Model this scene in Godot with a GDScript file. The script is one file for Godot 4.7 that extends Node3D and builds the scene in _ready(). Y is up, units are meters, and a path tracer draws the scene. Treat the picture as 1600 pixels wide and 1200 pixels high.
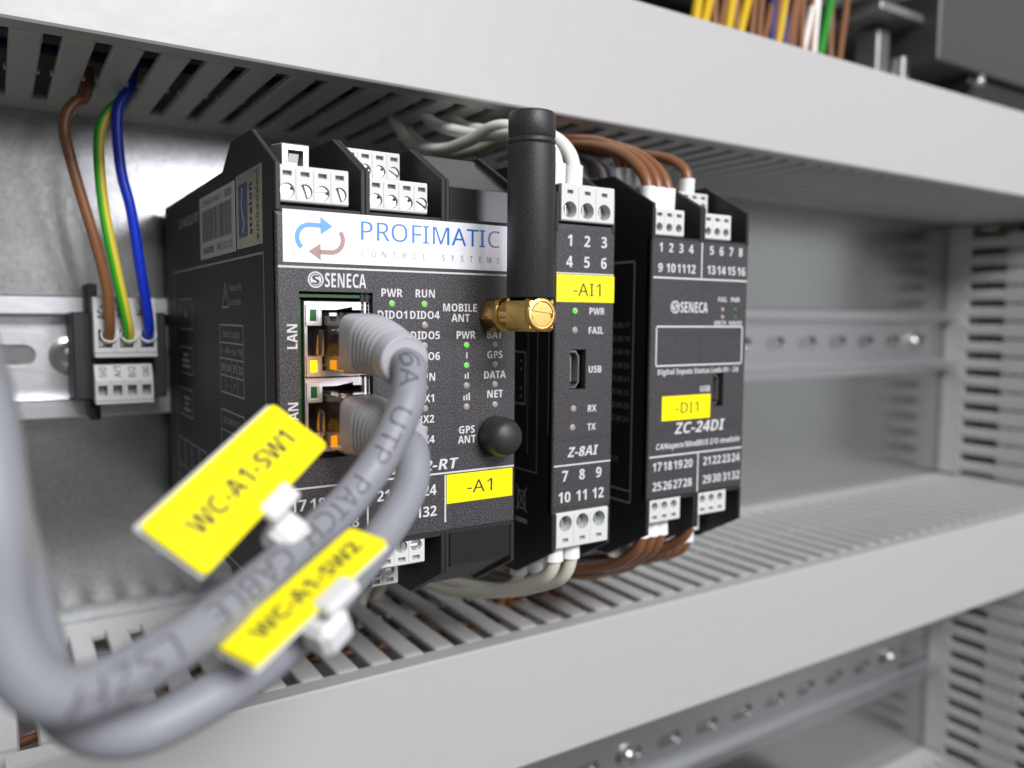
extends Node3D
# A close view into a control cabinet. All sizes in this script are millimetres; MM turns them into metres.
# x runs along the mounting rail, y is up, z points out of the cabinet; z = 0 is the front of the modules, the plate is at z = -120.
const MM := 0.001
var M := {}
var used_names := {}
var rng := RandomNumberGenerator.new()

# ---------------------------------------------------------------- mesh builder
class MB:
	var st := SurfaceTool.new()
	var T := Transform3D()
	func _init() -> void:
		st.begin(Mesh.PRIMITIVE_TRIANGLES)
		st.set_smooth_group(-1)
	func at(x: float, y: float, z: float, b := Basis()) -> MB:
		T = Transform3D(b, Vector3(x, y, z))
		return self
	func v(p: Vector3) -> void:
		st.add_vertex((T * p) * 0.001)
	func tri(a: Vector3, b: Vector3, c: Vector3) -> void:
		v(a); v(c); v(b)
	func quad(a: Vector3, b: Vector3, c: Vector3, d: Vector3) -> void:
		tri(a, b, c); tri(a, c, d)
	func face(pts: Array, outward: Vector3) -> void:
		var n := Vector3.ZERO
		for i in range(1, pts.size() - 1):
			n += (pts[i] - pts[0]).cross(pts[i + 1] - pts[0])
		for i in range(1, pts.size() - 1):
			if n.dot(outward) >= 0.0:
				tri(pts[0], pts[i], pts[i + 1])
			else:
				tri(pts[0], pts[i + 1], pts[i])
	# box with chamfered edges
	func box(c: Vector3, s: Vector3, bevel := 0.0) -> MB:
		st.set_smooth_group(-1)
		var h := s / 2.0
		var b: float = minf(bevel, minf(h.x, minf(h.y, h.z)) * 0.95)
		for ax in 3:
			var u := (ax + 1) % 3
			var w := (ax + 2) % 3
			for sg in [-1.0, 1.0]:
				var pts := []
				for k in [[-1, -1], [1, -1], [1, 1], [-1, 1]]:
					var p := Vector3.ZERO
					p[ax] = sg * h[ax]
					p[u] = k[0] * (h[u] - b)
					p[w] = k[1] * (h[w] - b)
					pts.append(c + p)
				var o := Vector3.ZERO
				o[ax] = sg
				face(pts, o)
			if b > 0.0:
				for s1 in [-1.0, 1.0]:
					for s2 in [-1.0, 1.0]:
						var p1 := Vector3.ZERO
						p1[u] = s1 * h[u]; p1[w] = s2 * (h[w] - b); p1[ax] = -(h[ax] - b)
						var p2 := p1
						p2[ax] = h[ax] - b
						var p3 := Vector3.ZERO
						p3[u] = s1 * (h[u] - b); p3[w] = s2 * h[w]; p3[ax] = h[ax] - b
						var p4 := p3
						p4[ax] = -(h[ax] - b)
						var o := Vector3.ZERO
						o[u] = s1; o[w] = s2
						face([c + p1, c + p2, c + p3, c + p4], o)
		if b > 0.0:
			for sx in [-1.0, 1.0]:
				for sy in [-1.0, 1.0]:
					for sz in [-1.0, 1.0]:
						var q := Vector3(sx, sy, sz)
						face([c + q * Vector3(h.x, h.y - b, h.z - b), c + q * Vector3(h.x - b, h.y, h.z - b), c + q * Vector3(h.x - b, h.y - b, h.z)], q)
		return self
	# box given by its limits
	func lim(x0: float, x1: float, y0: float, y1: float, z0: float, z1: float, bevel := 0.0) -> MB:
		return box(Vector3((x0 + x1) / 2, (y0 + y1) / 2, (z0 + z1) / 2), Vector3(absf(x1 - x0), absf(y1 - y0), absf(z1 - z0)), bevel)
	static func inset(poly: PackedVector2Array, d: float) -> PackedVector2Array:
		var out := PackedVector2Array()
		var n := poly.size()
		var area := 0.0
		for i in n:
			area += poly[i].cross(poly[(i + 1) % n])
		var sgn := 1.0 if area > 0.0 else -1.0
		for i in n:
			var e1 := (poly[i] - poly[(i + n - 1) % n]).normalized()
			var e2 := (poly[(i + 1) % n] - poly[i]).normalized()
			var n1 := Vector2(-e1.y, e1.x) * sgn
			var n2 := Vector2(-e2.y, e2.x) * sgn
			var m := (n1 + n2).normalized()
			out.append(poly[i] + m * (d / maxf(0.4, m.dot(n1))))
		return out
	# a polygon of (z, y) points stretched along x, its end edges chamfered
	func prism_x(poly: PackedVector2Array, xa: float, xb: float, bevel := 0.0) -> MB:
		st.set_smooth_group(-1)
		var n := poly.size()
		var small := inset(poly, bevel) if bevel > 0.0 else poly
		var mid := Vector2.ZERO
		for p in poly:
			mid += p / n
		var rings := [[xa, small], [xa + bevel, poly], [xb - bevel, poly], [xb, small]] if bevel > 0.0 else [[xa, poly], [xb, poly]]
		var area := 0.0
		for i in n:
			area += poly[i].cross(poly[(i + 1) % n])
		var sgn := 1.0 if area > 0.0 else -1.0
		for k in rings.size() - 1:
			for i in n:
				var j := (i + 1) % n
				var a: Vector2 = rings[k][1][i]
				var b: Vector2 = rings[k][1][j]
				var c: Vector2 = rings[k + 1][1][j]
				var d: Vector2 = rings[k + 1][1][i]
				var e := (poly[j] - poly[i]).normalized()
				face([Vector3(rings[k][0], a.y, a.x), Vector3(rings[k][0], b.y, b.x), Vector3(rings[k + 1][0], c.y, c.x), Vector3(rings[k + 1][0], d.y, d.x)], Vector3(0, -e.x * sgn, e.y * sgn))
		var idx := Geometry2D.triangulate_polygon(small)
		for k in range(0, idx.size(), 3):
			var p0 := small[idx[k]]
			var p1 := small[idx[k + 1]]
			var p2 := small[idx[k + 2]]
			face([Vector3(xa, p0.y, p0.x), Vector3(xa, p1.y, p1.x), Vector3(xa, p2.y, p2.x)], Vector3(-1, 0, 0))
			face([Vector3(xb, p0.y, p0.x), Vector3(xb, p1.y, p1.x), Vector3(xb, p2.y, p2.x)], Vector3(1, 0, 0))
		return self
	static func hit(poly: PackedVector2Array, o: Vector2, dir: Vector2) -> Vector2:
		var best := 1e9
		for i in poly.size():
			var a := poly[i] - o
			var e := poly[(i + 1) % poly.size()] - poly[i]
			var den := dir.cross(e)
			if absf(den) < 1e-9:
				continue
			var t := a.cross(e) / den
			var u := a.cross(dir) / den
			if t > 1e-6 and u >= -1e-5 and u <= 1.00001:
				best = minf(best, t)
		return o + dir * best
	# a flat plate in x and y with one hole, from z0 (back) to z1 (front), its outer front edge chamfered
	func plate(outer: PackedVector2Array, hole: PackedVector2Array, z0: float, z1: float, bevel := 0.0, back := true) -> MB:
		st.set_smooth_group(-1)
		var o := Vector2.ZERO
		for p in hole:
			o += p / hole.size()
		var angles := []
		for p in outer:
			angles.append((p - o).angle())
		for p in hole:
			angles.append((p - o).angle())
		angles.sort()
		var small := inset(outer, bevel) if bevel > 0.0 else outer
		var A := []
		var last := -99.0
		for a in angles:
			if a - last > 1e-4:
				A.append(a)
				last = a
		var n := A.size()
		for i in n:
			var d1 := Vector2.from_angle(A[i])
			var d2 := Vector2.from_angle(A[(i + 1) % n])
			var h1 := hit(hole, o, d1)
			var h2 := hit(hole, o, d2)
			var s1 := hit(small, o, d1)
			var s2 := hit(small, o, d2)
			var f1 := hit(outer, o, d1)
			var f2 := hit(outer, o, d2)
			quad(Vector3(h1.x, h1.y, z1), Vector3(s1.x, s1.y, z1), Vector3(s2.x, s2.y, z1), Vector3(h2.x, h2.y, z1))
			if bevel > 0.0:
				quad(Vector3(s1.x, s1.y, z1), Vector3(f1.x, f1.y, z1 - bevel), Vector3(f2.x, f2.y, z1 - bevel), Vector3(s2.x, s2.y, z1))
			quad(Vector3(f1.x, f1.y, z1 - bevel), Vector3(f1.x, f1.y, z0), Vector3(f2.x, f2.y, z0), Vector3(f2.x, f2.y, z1 - bevel))
			quad(Vector3(h1.x, h1.y, z0), Vector3(h1.x, h1.y, z1), Vector3(h2.x, h2.y, z1), Vector3(h2.x, h2.y, z0))
			if back:
				quad(Vector3(h1.x, h1.y, z0), Vector3(h2.x, h2.y, z0), Vector3(f2.x, f2.y, z0), Vector3(f1.x, f1.y, z0))
		return self
	# profile points (radius, height) turned about the local z axis
	func lathe(pr: Array, sides := 24, sx := 1.0, a0 := 0.0) -> MB:
		var grp := 1
		for k in pr.size() - 1:
			if k > 0:
				var e1: Vector2 = (pr[k] - pr[k - 1]).normalized()
				var e2: Vector2 = (pr[k + 1] - pr[k]).normalized()
				if e1.dot(e2) < 0.8:
					grp += 1
			st.set_smooth_group(grp if sides > 8 else -1)
			for i in sides:
				var c1 := Vector2.from_angle(a0 + TAU * i / sides)
				var c2 := Vector2.from_angle(a0 + TAU * (i + 1) / sides)
				var p: Vector2 = pr[k]
				var q: Vector2 = pr[k + 1]
				var a := Vector3(c1.x * p.x * sx, c1.y * p.x, p.y)
				var b := Vector3(c2.x * p.x * sx, c2.y * p.x, p.y)
				var c := Vector3(c2.x * q.x * sx, c2.y * q.x, q.y)
				var d := Vector3(c1.x * q.x * sx, c1.y * q.x, q.y)
				if p.x < 1e-6:
					tri(a, c, d)
				elif q.x < 1e-6:
					tri(a, b, c)
				else:
					quad(a, b, c, d)
		st.set_smooth_group(-1)
		return self
	# a skin over rings of the same number of points (rings run anticlockwise seen from the last ring)
	func loft(rings: Array, smooth := true, caps := true) -> MB:
		st.set_smooth_group(0 if smooth else -1)
		var n: int = rings[0].size()
		for k in rings.size() - 1:
			for i in n:
				var j := (i + 1) % n
				quad(rings[k][i], rings[k][j], rings[k + 1][j], rings[k + 1][i])
		st.set_smooth_group(-1)
		if caps:
			for i in range(1, n - 1):
				tri(rings[0][0], rings[0][i + 1], rings[0][i])
				tri(rings[-1][0], rings[-1][i], rings[-1][i + 1])
		return self
	func tube(path: Array, r: float, sides := 16, caps := true) -> MB:
		var rings := []
		var t: Vector3 = (path[1] - path[0]).normalized()
		var up: Vector3 = Vector3(0.31, 0.9, 0.2)
		var x: Vector3 = (up - t * up.dot(t)).normalized()
		for i in path.size():
			var a: Vector3 = path[maxi(i - 1, 0)]
			var b: Vector3 = path[mini(i + 1, path.size() - 1)]
			t = (b - a).normalized()
			x = (x - t * x.dot(t)).normalized()
			var y := t.cross(x)
			var ring := PackedVector3Array()
			for k in sides:
				var an := TAU * k / sides
				ring.append(path[i] + (x * cos(an) + y * sin(an)) * r)
			rings.append(ring)
		return loft(rings, true, caps)
	func mesh() -> ArrayMesh:
		st.generate_normals()
		return st.commit()

# ---------------------------------------------------------------- naming
func numbered(n: String) -> String:
	var k: int = used_names.get(n, 0)
	used_names[n] = k + 1
	return n if k == 0 else "%s_%03d" % [n, k]

func thing(called: String, label: String, category: String, group := "") -> Node3D:
	var o := Node3D.new()
	o.name = numbered(called)
	add_child(o, true)
	return tag(o, label, category, group)

func tag(o: Node3D, label: String, category: String, group := "") -> Node3D:
	o.set_meta("label", label)
	o.set_meta("category", category)
	if group:
		o.set_meta("group", group)
	return o

func part(called: String, m, mat: Material, parent: Node3D = self) -> MeshInstance3D:
	var o := MeshInstance3D.new()
	o.name = called if parent != self else numbered(called)
	o.mesh = m.mesh() if m is MB else m
	o.material_override = mat
	parent.add_child(o, true)
	return o

# ---------------------------------------------------------------- materials
func grey(l: float, r := 1.0, g := 1.0, b := 1.0) -> Color:
	return Color(l * r, l * g, l * b).linear_to_srgb()

func mat(c: Color, rough: float, metal := 0.0) -> StandardMaterial3D:
	var m := StandardMaterial3D.new()
	m.albedo_color = c
	m.roughness = rough
	m.metallic = metal
	return m

func noise_tex(type: int, freq: float, size := 512, octaves := 3, ramp: Gradient = null) -> NoiseTexture2D:
	var n := FastNoiseLite.new()
	n.noise_type = type
	n.seed = 7 + used_names.size()
	n.frequency = freq
	n.fractal_octaves = octaves
	if type == FastNoiseLite.TYPE_CELLULAR:
		n.cellular_return_type = FastNoiseLite.RETURN_CELL_VALUE
		n.cellular_jitter = 1.0
	var t := NoiseTexture2D.new()
	t.width = size
	t.height = size
	t.seamless = true
	t.noise = n
	if ramp:
		t.color_ramp = ramp
	return t

func ramp(cols: Array, stops: Array) -> Gradient:
	var g := Gradient.new()
	g.offsets = PackedFloat32Array(stops)
	g.colors = PackedColorArray(cols)
	return g

func relief(m: StandardMaterial3D, t: Texture2D, tile_mm: float, depth_mm: float) -> StandardMaterial3D:
	m.heightmap_enabled = true
	m.heightmap_texture = t
	m.heightmap_scale = depth_mm * 0.1
	m.uv1_triplanar = true
	m.uv1_world_triplanar = true
	m.uv1_scale = Vector3.ONE * (1000.0 / tile_mm)
	return m

func make_materials() -> void:
	var grain := noise_tex(FastNoiseLite.TYPE_SIMPLEX, 0.16, 512, 2)
	var soft := noise_tex(FastNoiseLite.TYPE_SIMPLEX, 0.012, 512, 4)
	M.black_grain = relief(mat(grey(0.048, 1.0, 0.95, 1.0), 0.40), grain, 24.0, 0.045)
	M.black_grain.albedo_color = Color.WHITE
	M.black_grain.albedo_texture = noise_tex(FastNoiseLite.TYPE_SIMPLEX, 0.105, 512, 2, ramp([grey(0.022, 1.0, 0.95, 1.0), grey(0.042, 1.0, 0.95, 1.0), grey(0.115, 1.0, 0.96, 1.02)], [0.33, 0.55, 0.78]))
	M.black_smooth = relief(mat(grey(0.015, 0.96, 0.98, 1.1), 0.55), grain, 30.0, 0.008)
	M.black_gloss = mat(grey(0.02), 0.22)
	M.rubber = relief(mat(grey(0.020), 0.45), grain, 19.0, 0.035)
	M.rubber.albedo_color = Color.WHITE
	M.rubber.albedo_texture = noise_tex(FastNoiseLite.TYPE_SIMPLEX, 0.10, 512, 2, ramp([grey(0.013), grey(0.022), grey(0.060)], [0.34, 0.55, 0.78]))
	M.print_white = mat(grey(0.62), 0.5)
	M.print_grey = mat(grey(0.34), 0.5)
	M.print_black = mat(grey(0.03), 0.5)
	M.print_blue = mat(Color(0.13, 0.43, 0.75), 0.25)
	M.print_lightblue = mat(Color(0.30, 0.58, 0.85), 0.25)
	M.print_taupe = mat(Color(0.60, 0.47, 0.44), 0.25)
	M.print_ghost = mat(Color(0.42, 0.40, 0.42), 0.3)
	M.label_white = mat(grey(0.8, 0.99, 0.98, 1.02), 0.16)
	M.sticker_grey = mat(grey(0.5), 0.35)
	M.foil = mat(grey(0.62, 1.0, 0.98, 0.9), 0.25, 0.8)
	M.foil_blue = mat(Color(0.22, 0.26, 0.42), 0.25, 0.4)
	M.foil_olive = mat(Color(0.42, 0.45, 0.18), 0.4)
	M.yellow = mat(Color(1.0, 0.94, 0.0), 0.33)
	M.yellow_tag = mat(Color(0.96, 0.91, 0.10), 0.38)
	M.tag_ink = mat(grey(0.05), 0.6)
	M.tag_ink.metallic_specular = 0.15
	M.yellow_tag.metallic_specular = 0.3
	M.clip = mat(grey(0.75), 0.3)
	M.clip.backlight_enabled = true
	M.clip.backlight = Color(0.5, 0.5, 0.5)
	M.terminal = mat(grey(0.64, 0.97, 1.0, 0.95), 0.42)
	M.terminal_green = mat(grey(0.30, 0.92, 1.0, 0.88), 0.5)
	M.terminal_dim = mat(grey(0.5), 0.45)
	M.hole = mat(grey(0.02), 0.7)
	M.screw = mat(grey(0.74, 1.0, 0.99, 0.96), 0.36, 1.0)
	M.shell = mat(grey(0.75, 1.0, 0.985, 0.96), 0.40, 1.0)
	M.steel = mat(grey(0.7, 1.0, 0.99, 0.97), 0.22, 1.0)
	M.brass = mat(Color(0.96, 0.80, 0.47), 0.26, 1.0)
	M.pvc = relief(mat(grey(0.47, 1.0, 0.995, 0.965), 0.42), soft, 60.0, 0.05)
	M.pvc_cover = relief(mat(grey(0.46, 1.0, 0.99, 0.97), 0.42), soft, 120.0, 0.10)
	# galvanised plate: spangle in tone and in gloss, long soft drawn streaks
	var sp := noise_tex(FastNoiseLite.TYPE_CELLULAR, 0.10, 1024, 3, ramp([Color(0.76, 0.77, 0.78), Color(0.82, 0.82, 0.82), Color(0.88, 0.88, 0.87)], [0.0, 0.5, 1.0]))
	M.plate = mat(Color(0.97, 0.98, 0.98), 0.23, 1.0)
	M.plate.albedo_texture = sp
	relief(M.plate, noise_tex(FastNoiseLite.TYPE_SIMPLEX, 0.16, 1024, 2), 80.0, 0.010)
	M.paint = mat(grey(0.58, 0.98, 1.0, 0.98), 0.45)
	M.zinc = relief(mat(grey(0.72, 0.97, 0.99, 1.01), 0.36, 1.0), soft, 45.0, 0.03)
	M.cable = relief(mat(grey(0.25, 0.96, 0.99, 1.09), 0.5), soft, 30.0, 0.02)
	M.boot = relief(mat(grey(0.42, 0.98, 0.99, 1.04), 0.42), soft, 30.0, 0.02)
	M.cable_print = mat(grey(0.10, 1.0, 1.0, 1.1), 0.5)
	M.wire_brown = mat(Color(0.50, 0.33, 0.21), 0.38)
	M.wire_blue = mat(Color(0.06, 0.19, 0.72), 0.35)
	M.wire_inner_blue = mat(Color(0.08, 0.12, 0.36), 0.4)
	M.wire_white = mat(Color(0.91, 0.91, 0.88), 0.38)
	M.wire_cream = mat(Color(0.80, 0.79, 0.73), 0.4)
	M.wire_green = mat(Color(0.20, 0.66, 0.10), 0.36)
	M.wire_yellow = mat(Color(0.86, 0.78, 0.26), 0.36)
	M.wire_olive = mat(Color(0.42, 0.46, 0.16), 0.4)
	M.wire_olive2 = mat(Color(0.62, 0.52, 0.10), 0.4)
	M.wire_violet = mat(Color(0.50, 0.48, 0.58), 0.4)
	M.marker_yellow = mat(Color(0.80, 0.66, 0.06), 0.4)
	M.marker_green = mat(Color(0.12, 0.52, 0.14), 0.4)
	M.ferrule = mat(grey(0.82), 0.38)
	M.ferrule_blue = mat(Color(0.10, 0.2, 0.6), 0.4)
	M.board = mat(Color(0.0, 0.30, 0.10), 0.35)
	M.clear = mat(Color(0.36, 0.35, 0.34, 0.22), 0.08)
	M.clear.transparency = BaseMaterial3D.TRANSPARENCY_ALPHA
	M.plug_core = mat(Color(0.17, 0.15, 0.13), 0.3)
	M.window_green = mat(Color(0.10, 0.36, 0.14), 0.2)
	M.amber = mat(Color(1.0, 0.65, 0.05), 0.3)
	M.amber.emission_enabled = true
	M.amber.emission = Color(1.0, 0.62, 0.03)
	M.amber.emission_energy_multiplier = 4.5
	M.led_green = mat(Color(0.3, 0.9, 0.2), 0.3)
	M.led_green.emission_enabled = true
	M.led_green.emission = Color(0.25, 0.95, 0.12)
	M.led_green.emission_energy_multiplier = 1.3
	M.led_dim = mat(Color(0.62, 0.59, 0.56), 0.3)
	M.led_dull = mat(Color(0.28, 0.42, 0.22), 0.3)
	M.box_dark = mat(grey(0.07, 0.98, 1.0, 1.0), 0.4, 0.3)
	M.box_steel = mat(grey(0.35), 0.35, 0.8)

# ---------------------------------------------------------------- lettering
var glyph_cache := {}
var cap := {}

func glyphs(s: String, bold: bool) -> PackedVector3Array:
	var key := s + ("*" if bold else "")
	if not glyph_cache.has(key):
		var f := SystemFont.new()
		f.font_names = PackedStringArray(["Droid Sans"])
		f.font_weight = 700 if bold else 400
		var t := TextMesh.new()
		t.font = f
		t.font_size = 48
		t.pixel_size = 1.0
		t.depth = 0.0
		t.curve_step = 1.5
		t.text = s
		var arr := t.get_mesh_arrays()
		var vs: PackedVector3Array = arr[Mesh.ARRAY_VERTEX]
		var out := PackedVector3Array()
		if arr[Mesh.ARRAY_INDEX] != null and arr[Mesh.ARRAY_INDEX].size():
			for i in arr[Mesh.ARRAY_INDEX]:
				out.append(vs[i])
		else:
			out = vs
		glyph_cache[key] = out
	return glyph_cache[key]

func letters(s: String, h: float, bold := true, w := 0.0, ital := 0.0, gap := 0.0) -> PackedVector3Array:
	# triangles of a line of text: cap height h, centred on x, capitals centred on y; w squeezes it to that width
	if not cap.has(bold):
		var lo := 1e9
		var hi := -1e9
		for p in glyphs("H", bold):
			lo = minf(lo, p.y)
			hi = maxf(hi, p.y)
		cap[bold] = [lo, hi - lo]
	var src := PackedVector3Array()
	if gap > 0.0:
		for i in s.length():
			if s[i] == " ":
				continue
			for p in glyphs(s[i], bold):
				src.append(p + Vector3(i * gap, 0, 0))
	else:
		src = glyphs(s, bold)
	var k: float = h / cap[bold][1]
	var x0 := 1e9
	var x1 := -1e9
	for p in src:
		x0 = minf(x0, p.x)
		x1 = maxf(x1, p.x)
	var kx := k if w <= 0.0 else w / maxf(x1 - x0, 0.001)
	var out := PackedVector3Array()
	for p in src:
		var y: float = (p.y - cap[bold][0]) * k - h / 2
		out.append(Vector3((p.x - (x0 + x1) / 2) * kx + y * ital, y, 0))
	return out

func write(m: MB, s: String, x: float, y: float, h: float, bold := true, w := 0.0, ital := 0.0, turn := 0.0, gap := 0.0) -> void:
	var b := Basis(Vector3(0, 0, 1), turn)
	for p in letters(s, h, bold, w, ital, gap):
		m.v(b * p + Vector3(x, y, 0))

func line(m: MB, x0: float, y0: float, x1: float, y1: float, wide: float) -> void:
	var a := Vector2(x0, y0)
	var b := Vector2(x1, y1)
	var n := (b - a).normalized().orthogonal() * wide / 2
	m.face([Vector3(a.x + n.x, a.y + n.y, 0), Vector3(b.x + n.x, b.y + n.y, 0), Vector3(b.x - n.x, b.y - n.y, 0), Vector3(a.x - n.x, a.y - n.y, 0)], Vector3(0, 0, 1))

func frame(m: MB, x0: float, y0: float, x1: float, y1: float, wide: float) -> void:
	line(m, x0, y0, x1, y0, wide); line(m, x0, y1, x1, y1, wide)
	line(m, x0, y0 + wide / 2, x0, y1 - wide / 2, wide); line(m, x1, y0 + wide / 2, x1, y1 - wide / 2, wide)

func ring2(m: MB, cx: float, cy: float, r0: float, r1: float, a0 := 0.0, a1 := TAU, n := 28, z := 0.0) -> void:
	for i in n:
		var d1 := Vector2.from_angle(a0 + (a1 - a0) * i / n)
		var d2 := Vector2.from_angle(a0 + (a1 - a0) * (i + 1) / n)
		m.face([Vector3(cx + d1.x * r0, cy + d1.y * r0, z), Vector3(cx + d1.x * r1, cy + d1.y * r1, z), Vector3(cx + d2.x * r1, cy + d2.y * r1, z), Vector3(cx + d2.x * r0, cy + d2.y * r0, z)], Vector3(0, 0, 1))

# ---------------------------------------------------------------- paths
func smooth(pts: Array, step := 1.2) -> Array:
	var out := []
	for i in pts.size() - 1:
		var p0: Vector3 = pts[maxi(i - 1, 0)]
		var p1: Vector3 = pts[i]
		var p2: Vector3 = pts[i + 1]
		var p3: Vector3 = pts[mini(i + 2, pts.size() - 1)]
		var n := maxi(2, int(ceil(p1.distance_to(p2) / step)))
		for k in n:
			out.append(p1.cubic_interpolate(p2, p0, p3, float(k) / n))
	out.append(pts[-1])
	return out

func circle(cx: float, cy: float, r: float, n := 20) -> PackedVector2Array:
	var out := PackedVector2Array()
	for i in n:
		out.append(Vector2(cx, cy) + Vector2.from_angle(TAU * i / n) * r)
	return out

func rect(x0: float, x1: float, y0: float, y1: float) -> PackedVector2Array:
	return PackedVector2Array([Vector2(x0, y0), Vector2(x1, y0), Vector2(x1, y1), Vector2(x0, y1)])

func capsule(cx: float, cy: float, lx: float, ly: float, n := 8) -> PackedVector2Array:
	var out := PackedVector2Array()
	var r := minf(lx, ly) / 2
	for k in 2:
		for i in n + 1:
			var a := -PI / 2 + PI * i / n + PI * k
			if lx >= ly:
				out.append(Vector2(cx + (lx / 2 - r) * (1 - 2 * k), cy) + Vector2.from_angle(a) * r)
			else:
				out.append(Vector2(cx, cy + (ly / 2 - r) * (1 - 2 * k)) + Vector2.from_angle(a + PI / 2) * r)
	return out

# ---------------------------------------------------------------- cabinet
# one finger of a slotted duct wall: it runs from z = -106 (foot) to the cover, 6 wide in x, its outer face at y = 0 and pointing to +y
func finger_mesh(wide: float, reach: float, e := 0.45, catch_long := 1.8) -> ArrayMesh:
	var m := MB.new()
	var h := wide / 2
	var rings := []
	for s in [[-107.0, 0.0, 1.0], [-60.0, 0.0, 1.0], [reach - 2.2, 0.0, 1.0], [reach - 0.9, -0.25, 0.985], [reach - 0.2, -0.9, 0.93], [reach, -1.7, 0.86]]:
		var z: float = s[0]
		var y: float = s[1]
		var k: float = s[2]
		rings.append(PackedVector3Array([Vector3(-h * k, y - 1.6, z), Vector3(h * k, y - 1.6, z), Vector3(h * k, y - e, z), Vector3((h - e) * k, y, z), Vector3(-(h - e) * k, y, z), Vector3(-h * k, y - e, z)]))
	m.loft(rings, false, true)
	for sx in [-1.0, 1.0]:
		m.box(Vector3(sx * (h + 0.25), -0.8, -76), Vector3(0.9 if catch_long < 3.0 else 2.2, 1.5, catch_long), 0.4)
	return m.mesh()

func make_duct(label: String, x0: float, x1: float, y0: float, y1: float, side: float, f0: float, f1: float, cover_x0: float) -> Node3D:
	# side = 1: the slotted wall that shows is the top one, -1: the bottom one
	var t := thing("cable_duct", label, "cable duct")
	var yo := y1 if side > 0 else y0
	var yi := y0 if side > 0 else y1
	var b := MB.new()
	b.lim(x0, x1, y0 + 0.6, y1 - 0.6, -119.8, -118.2)
	b.lim(x0, x1, yo - side * 0.5, yo - side * 2.1, -118.1, -106.2, 0.3)
	part("duct_base", b, M.pvc, t)
	part("side_wall", MB.new().lim(x0, x1, yi + side * 0.5, yi + side * 2.1, -118.1, -42.0, 0.3), M.pvc, t)
	# cover: front sheet with a lip along both long edges
	var c := MB.new()
	var prof := PackedVector2Array([Vector2(-38.8, y0), Vector2(-38.3, y0 + 0.5), Vector2(-38.3, y1 - 0.5), Vector2(-38.8, y1), Vector2(-44.6, y1), Vector2(-44.6, y1 - 1.5), Vector2(-40.0, y1 - 1.5), Vector2(-40.0, y0 + 1.5), Vector2(-44.6, y0 + 1.5), Vector2(-44.6, y0)])
	c.prism_x(prof, cover_x0, x1 - 0.5)
	part("cover", c, M.pvc_cover, t)
	var fm := finger_mesh(6.0, -43.6)
	var n0 := int(ceil((x0 - 30.2) / 9.5))
	var x := 30.2 + 9.5 * n0
	while x < x1:
		if x > f0 and x < f1:
			var o := part("finger", fm, M.pvc, t)
			o.transform = Transform3D(Basis() if side > 0 else Basis(Vector3(0, 0, 1), PI), Vector3(x, yo + side * 0.4, 0) * MM)
		x += 9.5
	return t

func make_vertical_duct(label: String, x0: float, x1: float, y0: float, y1: float) -> void:
	var t := thing("cable_duct", label, "cable duct")
	var b := MB.new()
	b.lim(x0 + 0.6, x1, y0, y1, -119.8, -118.2)
	b.lim(x0 + 0.1, x0 + 1.7, y0, y1, -118.1, -106.2, 0.3)
	part("duct_base", b, M.pvc, t)
	part("side_wall", MB.new().lim(x1 - 1.7, x1, y0, y1, -118.1, -52.0, 0.3), M.pvc, t)
	part("cover", MB.new().lim(x0, x1, y0, y1, -51.5, -49.8, 0.3), M.pvc_cover, t)
	var fm := finger_mesh(6.2, -52.0, 1.1, 20.0)
	var y := 39.9
	while y > y0:
		y -= 10.1
	while y < y1 - 1.0:
		if y > y0 + 1.0:
			var o := part("finger", fm, M.pvc, t)
			o.transform = Transform3D(Basis(Vector3(0, 0, 1), PI / 2), Vector3(x0, y, 0) * MM)
		y += 10.1

func make_rail(label: String, yc: float, x0: float, x1: float, slot0: float, screws: Array) -> void:
	var t := thing("mounting_rail", label, "mounting rail")
	var m := MB.new()
	for s in [1.0, -1.0]:
		var pl := PackedVector2Array()
		for q in [[-112.3, 17.4], [-111.9, 17.0], [-111.9, 12.4], [-112.4, 12.0], [-118.2, 12.0], [-118.2, 10.9], [-119.3, 10.9], [-119.3, 13.1], [-113.1, 13.1], [-113.1, 17.4]]:
			pl.append(Vector2(q[0], yc + s * q[1]))
		m.prism_x(pl, x0, x1)
	part("rail_flange", m, M.zinc, t)
	var w := MB.new()
	var x := slot0
	while x > x0 + 25.0:
		x -= 25.0
	while x < x1 - 25.0:
		w.plate(rect(x - 12.5, x + 12.5, yc - 10.9, yc + 10.9), capsule(x, yc + 0.4, 15.0, 6.2), -119.3, -118.3)
		x += 25.0
	part("rail_web", w, M.zinc, t)
	for sx in screws:
		var s := MB.new().at(sx, yc + 0.3, -118.3)
		s.lathe([Vector2(5.6, 0.0), Vector2(5.6, 0.8), Vector2(4.2, 1.0), Vector2(4.0, 1.1), Vector2(3.9, 1.8), Vector2(3.0, 2.9), Vector2(1.4, 3.5), Vector2(0, 3.6)], 28)
		s.at(sx, yc + 0.3, -114.75).box(Vector3.ZERO, Vector3(3.2, 0.6, 0.25))
		s.box(Vector3.ZERO, Vector3(0.6, 3.2, 0.24))
		part("screw", s, M.steel, t)

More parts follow.
